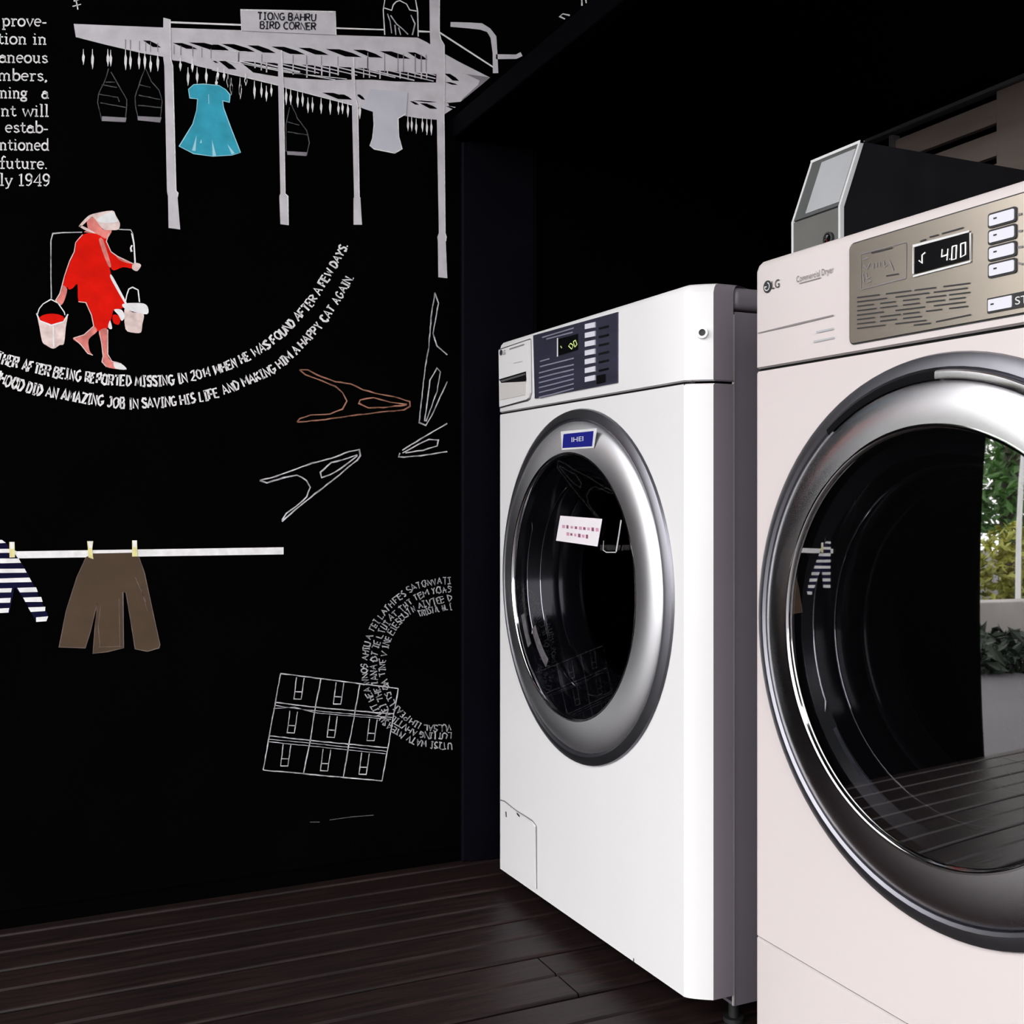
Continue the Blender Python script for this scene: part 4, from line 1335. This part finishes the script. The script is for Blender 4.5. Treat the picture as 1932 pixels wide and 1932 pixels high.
bt = yz_poly('button', rrect(0.6905, 0.7160, z - 0.0050, z + 0.0055, 0.0008), M_btn, cpB, VF - 0.0044, 0.003)
yz_poly('button_frame', rrect(0.6450, 0.7175, z - 0.0066, z + 0.0070, 0.0008), M_ink, bt, VF - 0.0036, 0.002)
yz_poly('button_mark', rrect(0.7095, 0.7130, z + 0.0002, z + 0.0016, 0.0004), M_ink, bt, VF - 0.0047, 0.0004)
mb = MB()
font_mesh(mb, 'START', 0.6870, 0.6490, z - 0.0035, 0.0072, VF - 0.0039)
mb.build('start_lettering', M_edge, bt)
# printed lines on the panel
tx = []
ys_ = [(1222, 1085), (1270, 1120), (1315, 1165), (1362, 1215), (1410, 1260), (1455, 1310)]
for i in range(8):
    yl_, yr_ = 562 + i * 8.3, 534.5 + i * 8.6
    x0_, x1_ = 1619, 1836
    k = random.randint(3, 5)
    for j in range(k):
        t0, t1 = j / k + 0.01, (j + random.uniform(0.7, 0.97)) / k
        if i > 5 and t0 > 0.55:
            continue
        tx.append([(x0_ + (x1_ - x0_) * t0, yl_ + (yr_ - yl_) * t0), (x0_ + (x1_ - x0_) * t1, yl_ + (yr_ - yl_) * t1)])
tx += [[(1728, 614), (1760, 610)], [(1770, 607.5), (1836, 594)], [(1740, 456), (1751, 452)], [(1758, 448), (1775, 443.5)], [(1781, 441.5), (1822, 430)],
       [(1648, 478), (1688, 468)], [(1676, 521), (1700, 517)]]
fstroke('printed_text', tx[:-7], 0.0013, M_ink, cpB, 0.0030)
fstroke('printed_rule', tx[-7:-5], 0.0013, M_ink, cpB, 0.0030)
fstroke('printed_caption', tx[-5:-2], 0.0013, M_ink, cpB, 0.0030)
fstroke('printed_heading', tx[-2:-1], 0.0013, M_ink, cpB, 0.0030)
fstroke('printed_heading', tx[-1:], 0.0013, M_ink, cpB, 0.0030)
fstroke('printed_box', [[(1628, 547), (1628, 480), (1712, 458), (1714, 462), (1713, 525), (1628, 547)]], 0.0008, M_greyink, cpB, 0.0030)
fstroke('printed_symbols', [[(1632, 490), (1642, 487)], [(1633, 500), (1640, 508), (1645, 497)], [(1652, 497), (1652, 507)], [(1658, 495), (1658, 505)],
                            [(1664, 494), (1664, 503)], [(1671, 492), (1673, 504), (1678, 500)], [(1682, 492), (1690, 511)], [(1632, 517), (1634, 533)],
                            [(1638, 515), (1640, 526), (1646, 523)], [(1640, 533), (1648, 530)]], 0.0012, M_greyink, cpB, 0.0030)
fstroke('printed_side', [[(1924, 406), (1932, 404)], [(1925, 437), (1933, 436)], [(1924, 467), (1934, 466)], [(1925, 497), (1934, 499)]], 0.002, M_greyink, cpB, 0.0030)
# emblem and lettering on the white fascia
mb = MB()
c0 = on_x(1449, 541, VF)
n = 28
mb.prism([(VF - 0.0012, c0[1] + 0.0072 * math.cos(2 * math.pi * i / n), c0[2] + 0.0072 * math.sin(2 * math.pi * i / n)) for i in range(n)], (0.0008, 0, 0))
lg = mb.build('logo_disc', M_ink, fasB)
mb = MB()
ribbon(mb, [(c0[1] + 0.0045 * math.cos(R(a)), c0[2] + 0.0045 * math.sin(R(a))) for a in range(100, 361, 20)] + [(c0[1] + 0.0005, c0[2])], 0.0012,
       lambda q: (VF - 0.0016, 2 * c0[1] - q[0] if False else q[0], q[1]))
mb.build('logo_line', M_edge, fasB)
mb = MB()
e = on_x(1457, 546, VF)
e2 = on_x(1472, 542, VF)
font_mesh(mb, 'LG', e[1], e2[1], e[2] + 0.0002, 0.0098, VF - 0.0012)
mb.build('logo_lettering', M_ink, fasB)
mb = MB()
e = on_x(1504, 531, VF)
e2 = on_x(1574, 512, VF)
font_mesh(mb, 'Commercial Dryer', e[1], e2[1], (e[2] + e2[2]) / 2 - 0.001, 0.0072, VF - 0.0012)
mb.build('printed_name', M_greyink, fasB)
fstroke('printed_rule', [[(1509, 535), (1550, 524)]], 0.0010, M_greyink, fasB, 0.0010)
fstroke('engraved_line', [[(1431, 628.5), (1500, 612.5), (1574, 595)]], [0.0010, 0.0022, 0.0016], M_greyink, fasB, 0.0010)
fstroke('printed_note', [[(1541, 627), (1574, 620)], [(1536, 645), (1575, 637)]], 0.0022, M_coinlight, fasB, 0.0010)
# door pull at the top of the ring
mb = MB()
n = 14
a0, a1 = R(55), R(91)
pr = [(0.2575, VF - 0.004), (0.2585, VF - 0.0105), (0.2570, VF - 0.0125), (0.2520, VF - 0.0128), (0.2500, VF - 0.0122)]
mb.lathe(pr, dcB, n, a0, a1)
mb.build('door_pull_slot', M_slot, ringB, True)
mb = MB()
mb.lathe([(q[0] + 0.0003, q[1] - 0.0012) for q in pr], dcB, 24, R(91), R(126))
mb.build('door_pull', M_chrome, ringB, True)

mb = MB()
n = 12
a0_, a1_ = -66, -36
P1 = [(VF + 0.0002, dcB[0] + 0.199 * math.cos(R(a0_ + (a1_ - a0_) * i / n)), dcB[1] + 0.199 * math.sin(R(a0_ + (a1_ - a0_) * i / n))) for i in range(n + 1)]
P2 = [(VF + 0.0030, dcB[0] + 0.1845 * math.cos(R(a0_ + (a1_ - a0_) * i / n)), dcB[1] + 0.1845 * math.sin(R(a0_ + (a1_ - a0_) * i / n))) for i in range(n + 1)]
mb.add(P1 + P2, [(i, i + 1, n + 2 + i, n + 1 + i) for i in range(n)])
tag(mb.build('care_label', mat('slate_label', (0.10, 0.105, 0.12), 0.5, noise=0.35, scale=80), bowlB), 'dark grey printed label')

# ---- payment box standing on the dryer
x_f, x_t, yb0, yb1 = 0.94, 0.973, 1.0663, 1.160
zb0, zb1, zb2 = ZT + 0.0005, H + 0.3623, H + 0.4485
pb = empty('payment_box', (x_f + 0.2, (yb0 + yb1) / 2, zb0), 'grey and black payment box with a slanted front, standing on the dryer', 'payment box')
mb = MB()
side = [(x_f + 0.004, zb0), (1.40, zb0), (1.40, zb2 - 0.0015), (x_t + 0.004, zb2 - 0.0015), (x_f + 0.004, zb1)]
mb.prism([(x, yb0 + 0.0012, z) for x, z in side], (0, yb1 - yb0 - 0.0024, 0))
mb.build('housing', M_coin, pb)
# pale folded edge around the front
mb = MB()
t = 0.0036
dvec = Vector((x_t - x_f, 0, zb2 - zb1)).normalized()
nv = Vector((-dvec.z, 0, dvec.x))
for ya, yb_ in ((yb0, yb0 + t), (yb1 - t, yb1)):
    pf = [(x_f, zb0), (x_f + 0.006, zb0), (x_f + 0.006, zb1 - 0.001), (x_t + 0.006, zb2), (x_t, zb2), (x_f, zb1)]
    mb.prism([(x, ya, z) for x, z in pf], (0, yb_ - ya, 0))
mb.box(x_t - 0.001, x_t + 0.005, yb0, yb1, zb2 - t, zb2)
mb.build('front_frame', M_edge, pb)


def slab(name, s0, s1, ya, yb_, lift, m, parent):
    a = Vector((x_f, 0, zb1)) + dvec * s0 + nv * lift
    b = Vector((x_f, 0, zb1)) + dvec * s1 + nv * lift
    mb = MB()
    mb.prism([(a.x, ya, a.z), (a.x, yb_, a.z), (b.x, yb_, b.z), (b.x, ya, b.z)], (-nv * 0.003)[:])
    return mb.build(name, m, parent)


Ls = math.hypot(x_t - x_f, zb2 - zb1)
slab('slanted_plate', 0.0015, Ls - 0.004, yb0 + t, yb1 - t, -0.0006, M_coinmid, pb)
slab('pale_insert', 0.006, Ls - 0.011, yb0 + t + 0.001, yb1 - t - 0.0225, 0.0008, M_coinlight, pb)
mb = MB()
mb.box(x_f + 0.0008, x_f + 0.0045, yb0 + t, yb1 - t, zb0 + 0.001, zb1 - 0.0012)
lp = mb.build('lower_plate', M_coingrey, pb)
mb = MB()
ly, lz = yb0 + 0.020, on_x(1567, 450, x_f)[2]
mb.lathe([(0.0085, x_f + 0.001), (0.0085, x_f - 0.003), (0.0065, x_f - 0.0036), (0.0060, x_f - 0.001)], (ly, lz), 24)
mb.build('lock_ring', M_ink, lp, True)
mb = MB()
mb.lathe([(0.0045, x_f + 0.001), (0.0045, x_f - 0.004), (0.0, x_f - 0.0045)], (ly, lz), 20)
mb.build('lock_barrel', M_bright, lp, True)

# ------------------------------------------------------------------ outdoors (mirrored in the dryer's door glass)
M_pave = mat('pavement', (0.075, 0.07, 0.078), 0.8, noise=0.15, scale=1.2)
M_conc = mat('pale_concrete', (0.28, 0.26, 0.25), 0.8, noise=0.12, scale=3)
M_bark = mat('bark', (0.06, 0.045, 0.035), 0.9, noise=0.3, scale=8, bump=0.4)
M_leaf = mat('leaf_green', (0.06, 0.15, 0.03), 0.5, noise=0.45, scale=2.5)
M_leafy = mat('leaf_yellow_green', (0.26, 0.27, 0.04), 0.5, noise=0.45, scale=4)
M_leafd = mat('leaf_dark', (0.012, 0.022, 0.012), 0.6, noise=0.4, scale=4)
M_pole = mat('white_pole_paint', (0.75, 0.75, 0.74), 0.5, noise=0.03)
struct(MB().box(-30, 12, -14, 30, -0.35, -0.1).build('ground', M_pave))


def leaves(mb, c, rad, n, size, rnd):
    for _ in range(n):
        while True:
            p = Vector((rnd.uniform(-1, 1), rnd.uniform(-1, 1), rnd.uniform(-1, 1)))
            if 0.25 < p.length < 1:
                break
        q = Vector(c) + Vector((p.x * rad[0], p.y * rad[1], p.z * rad[2]))
        a = Vector((rnd.uniform(-1, 1), rnd.uniform(-1, 1), rnd.uniform(-.6, .6))).normalized()
        b = a.cross(Vector((rnd.uniform(-1, 1), rnd.uniform(-1, 1), rnd.uniform(-1, 1)))).normalized()
        s = size * rnd.uniform(.6, 1.3)
        up = a.cross(b) * s * 0.15
        mb.add([(q - a * s)[:], (q + b * s * .4 + up)[:], (q + a * s)[:], (q - b * s * .4 + up)[:]], [(0, 1, 2), (0, 2, 3)])


def plant(name, label, cat, loc, blobs, m, size, trunk=None, group=None):
    rnd = random.Random(label)
    root = empty(name, loc, label, cat, group)
    mb = MB()
    for off, rad, n in blobs:
        leaves(mb, Vector(loc) + Vector(off), rad, n, size, rnd)
    mb.build('foliage', m, root)
    if trunk:
        mb = MB()
        for pts, rr_ in trunk:
            mb.tube([Vector(loc) + Vector(p) for p in pts], rr_, 8)
        mb.build('trunk', M_bark, root, True)
    return root


plant('tree', 'green leafy tree mirrored in the dryer door glass', 'tree', (-7.0, 6.9, -0.1),
      [((0, 0, 2.4), (1.4, 1.4, 1.2), 1300), ((.5, -.3, 1.15), (.9, .8, .55), 800), ((-1.2, .8, 1.7), (1.0, 1.0, 1.0), 800)], M_leaf, 0.085,
      [([(0, 0, 0), (.05, 0, 1.2), (.2, -.1, 2.4)], [.16, .13, .07]), ([(.05, 0, 1.2), (.8, -.6, 1.9)], [.08, .03])])
plant('tree', 'second tree standing farther off across the pavement', 'tree', (-13.0, 5.0, -0.1),
      [((0, 0, 2.6), (1.7, 1.7, 1.3), 1600), ((.5, 1.2, 1.6), (1.1, 1.1, .8), 700)], M_leaf, 0.11,
      [([(0, 0, 0), (0, .05, 1.3), (-.1, .1, 2.5)], [.17, .14, .07])])
for i, (x, y, s, lab) in enumerate(((-4.9, 5.2, 1.0, 'yellow-green shrub behind the low wall, nearest the mural'),
                                    (-5.85, 4.9, 1.05, 'yellow-green shrub behind the low wall, beside the white pole'),
                                    (-6.85, 5.1, .95, 'yellow-green shrub at the far end of the low wall'))):
    plant('shrub', lab, 'shrub', (x, y, -0.1), [((0, 0, .45 * s), (.40 * s, .36 * s, .42 * s), 700)], M_leafy, 0.06, None, 'shrubs behind the low wall')
tag(MB().box(-8.5, -3.0, 4.05, 4.2, -0.1, 0.22, 0.01).build('low_wall', M_conc, loc=(-5.5, 4.1, -0.1)), 'pale low concrete wall outside', 'wall')
pole = MB().tube([(-4.15, 4.55, -0.1), (-4.15, 4.55, 1.4), (-4.12, 4.53, 3.2)], [0.024, 0.021, 0.018], 14).build('lamp_post', M_pole, loc=(-4.15, 4.55, -0.1), smooth=True)
tag(pole, 'slim white lamp post outside near the low wall', 'lamp post')
for i, (x, y, lab) in enumerate(((-2.6, 3.55, 'dark leafy plant outside, close to the end of the mural wall'),
                                 (-3.55, 3.45, 'dark leafy plant outside in front of the low wall'))):
    plant('dark_plant', lab, 'plant', (x, y, -0.1), [((0, 0, .09), (.42, .28, .13), 450)], M_leafd, 0.06, None, 'dark plants outside')
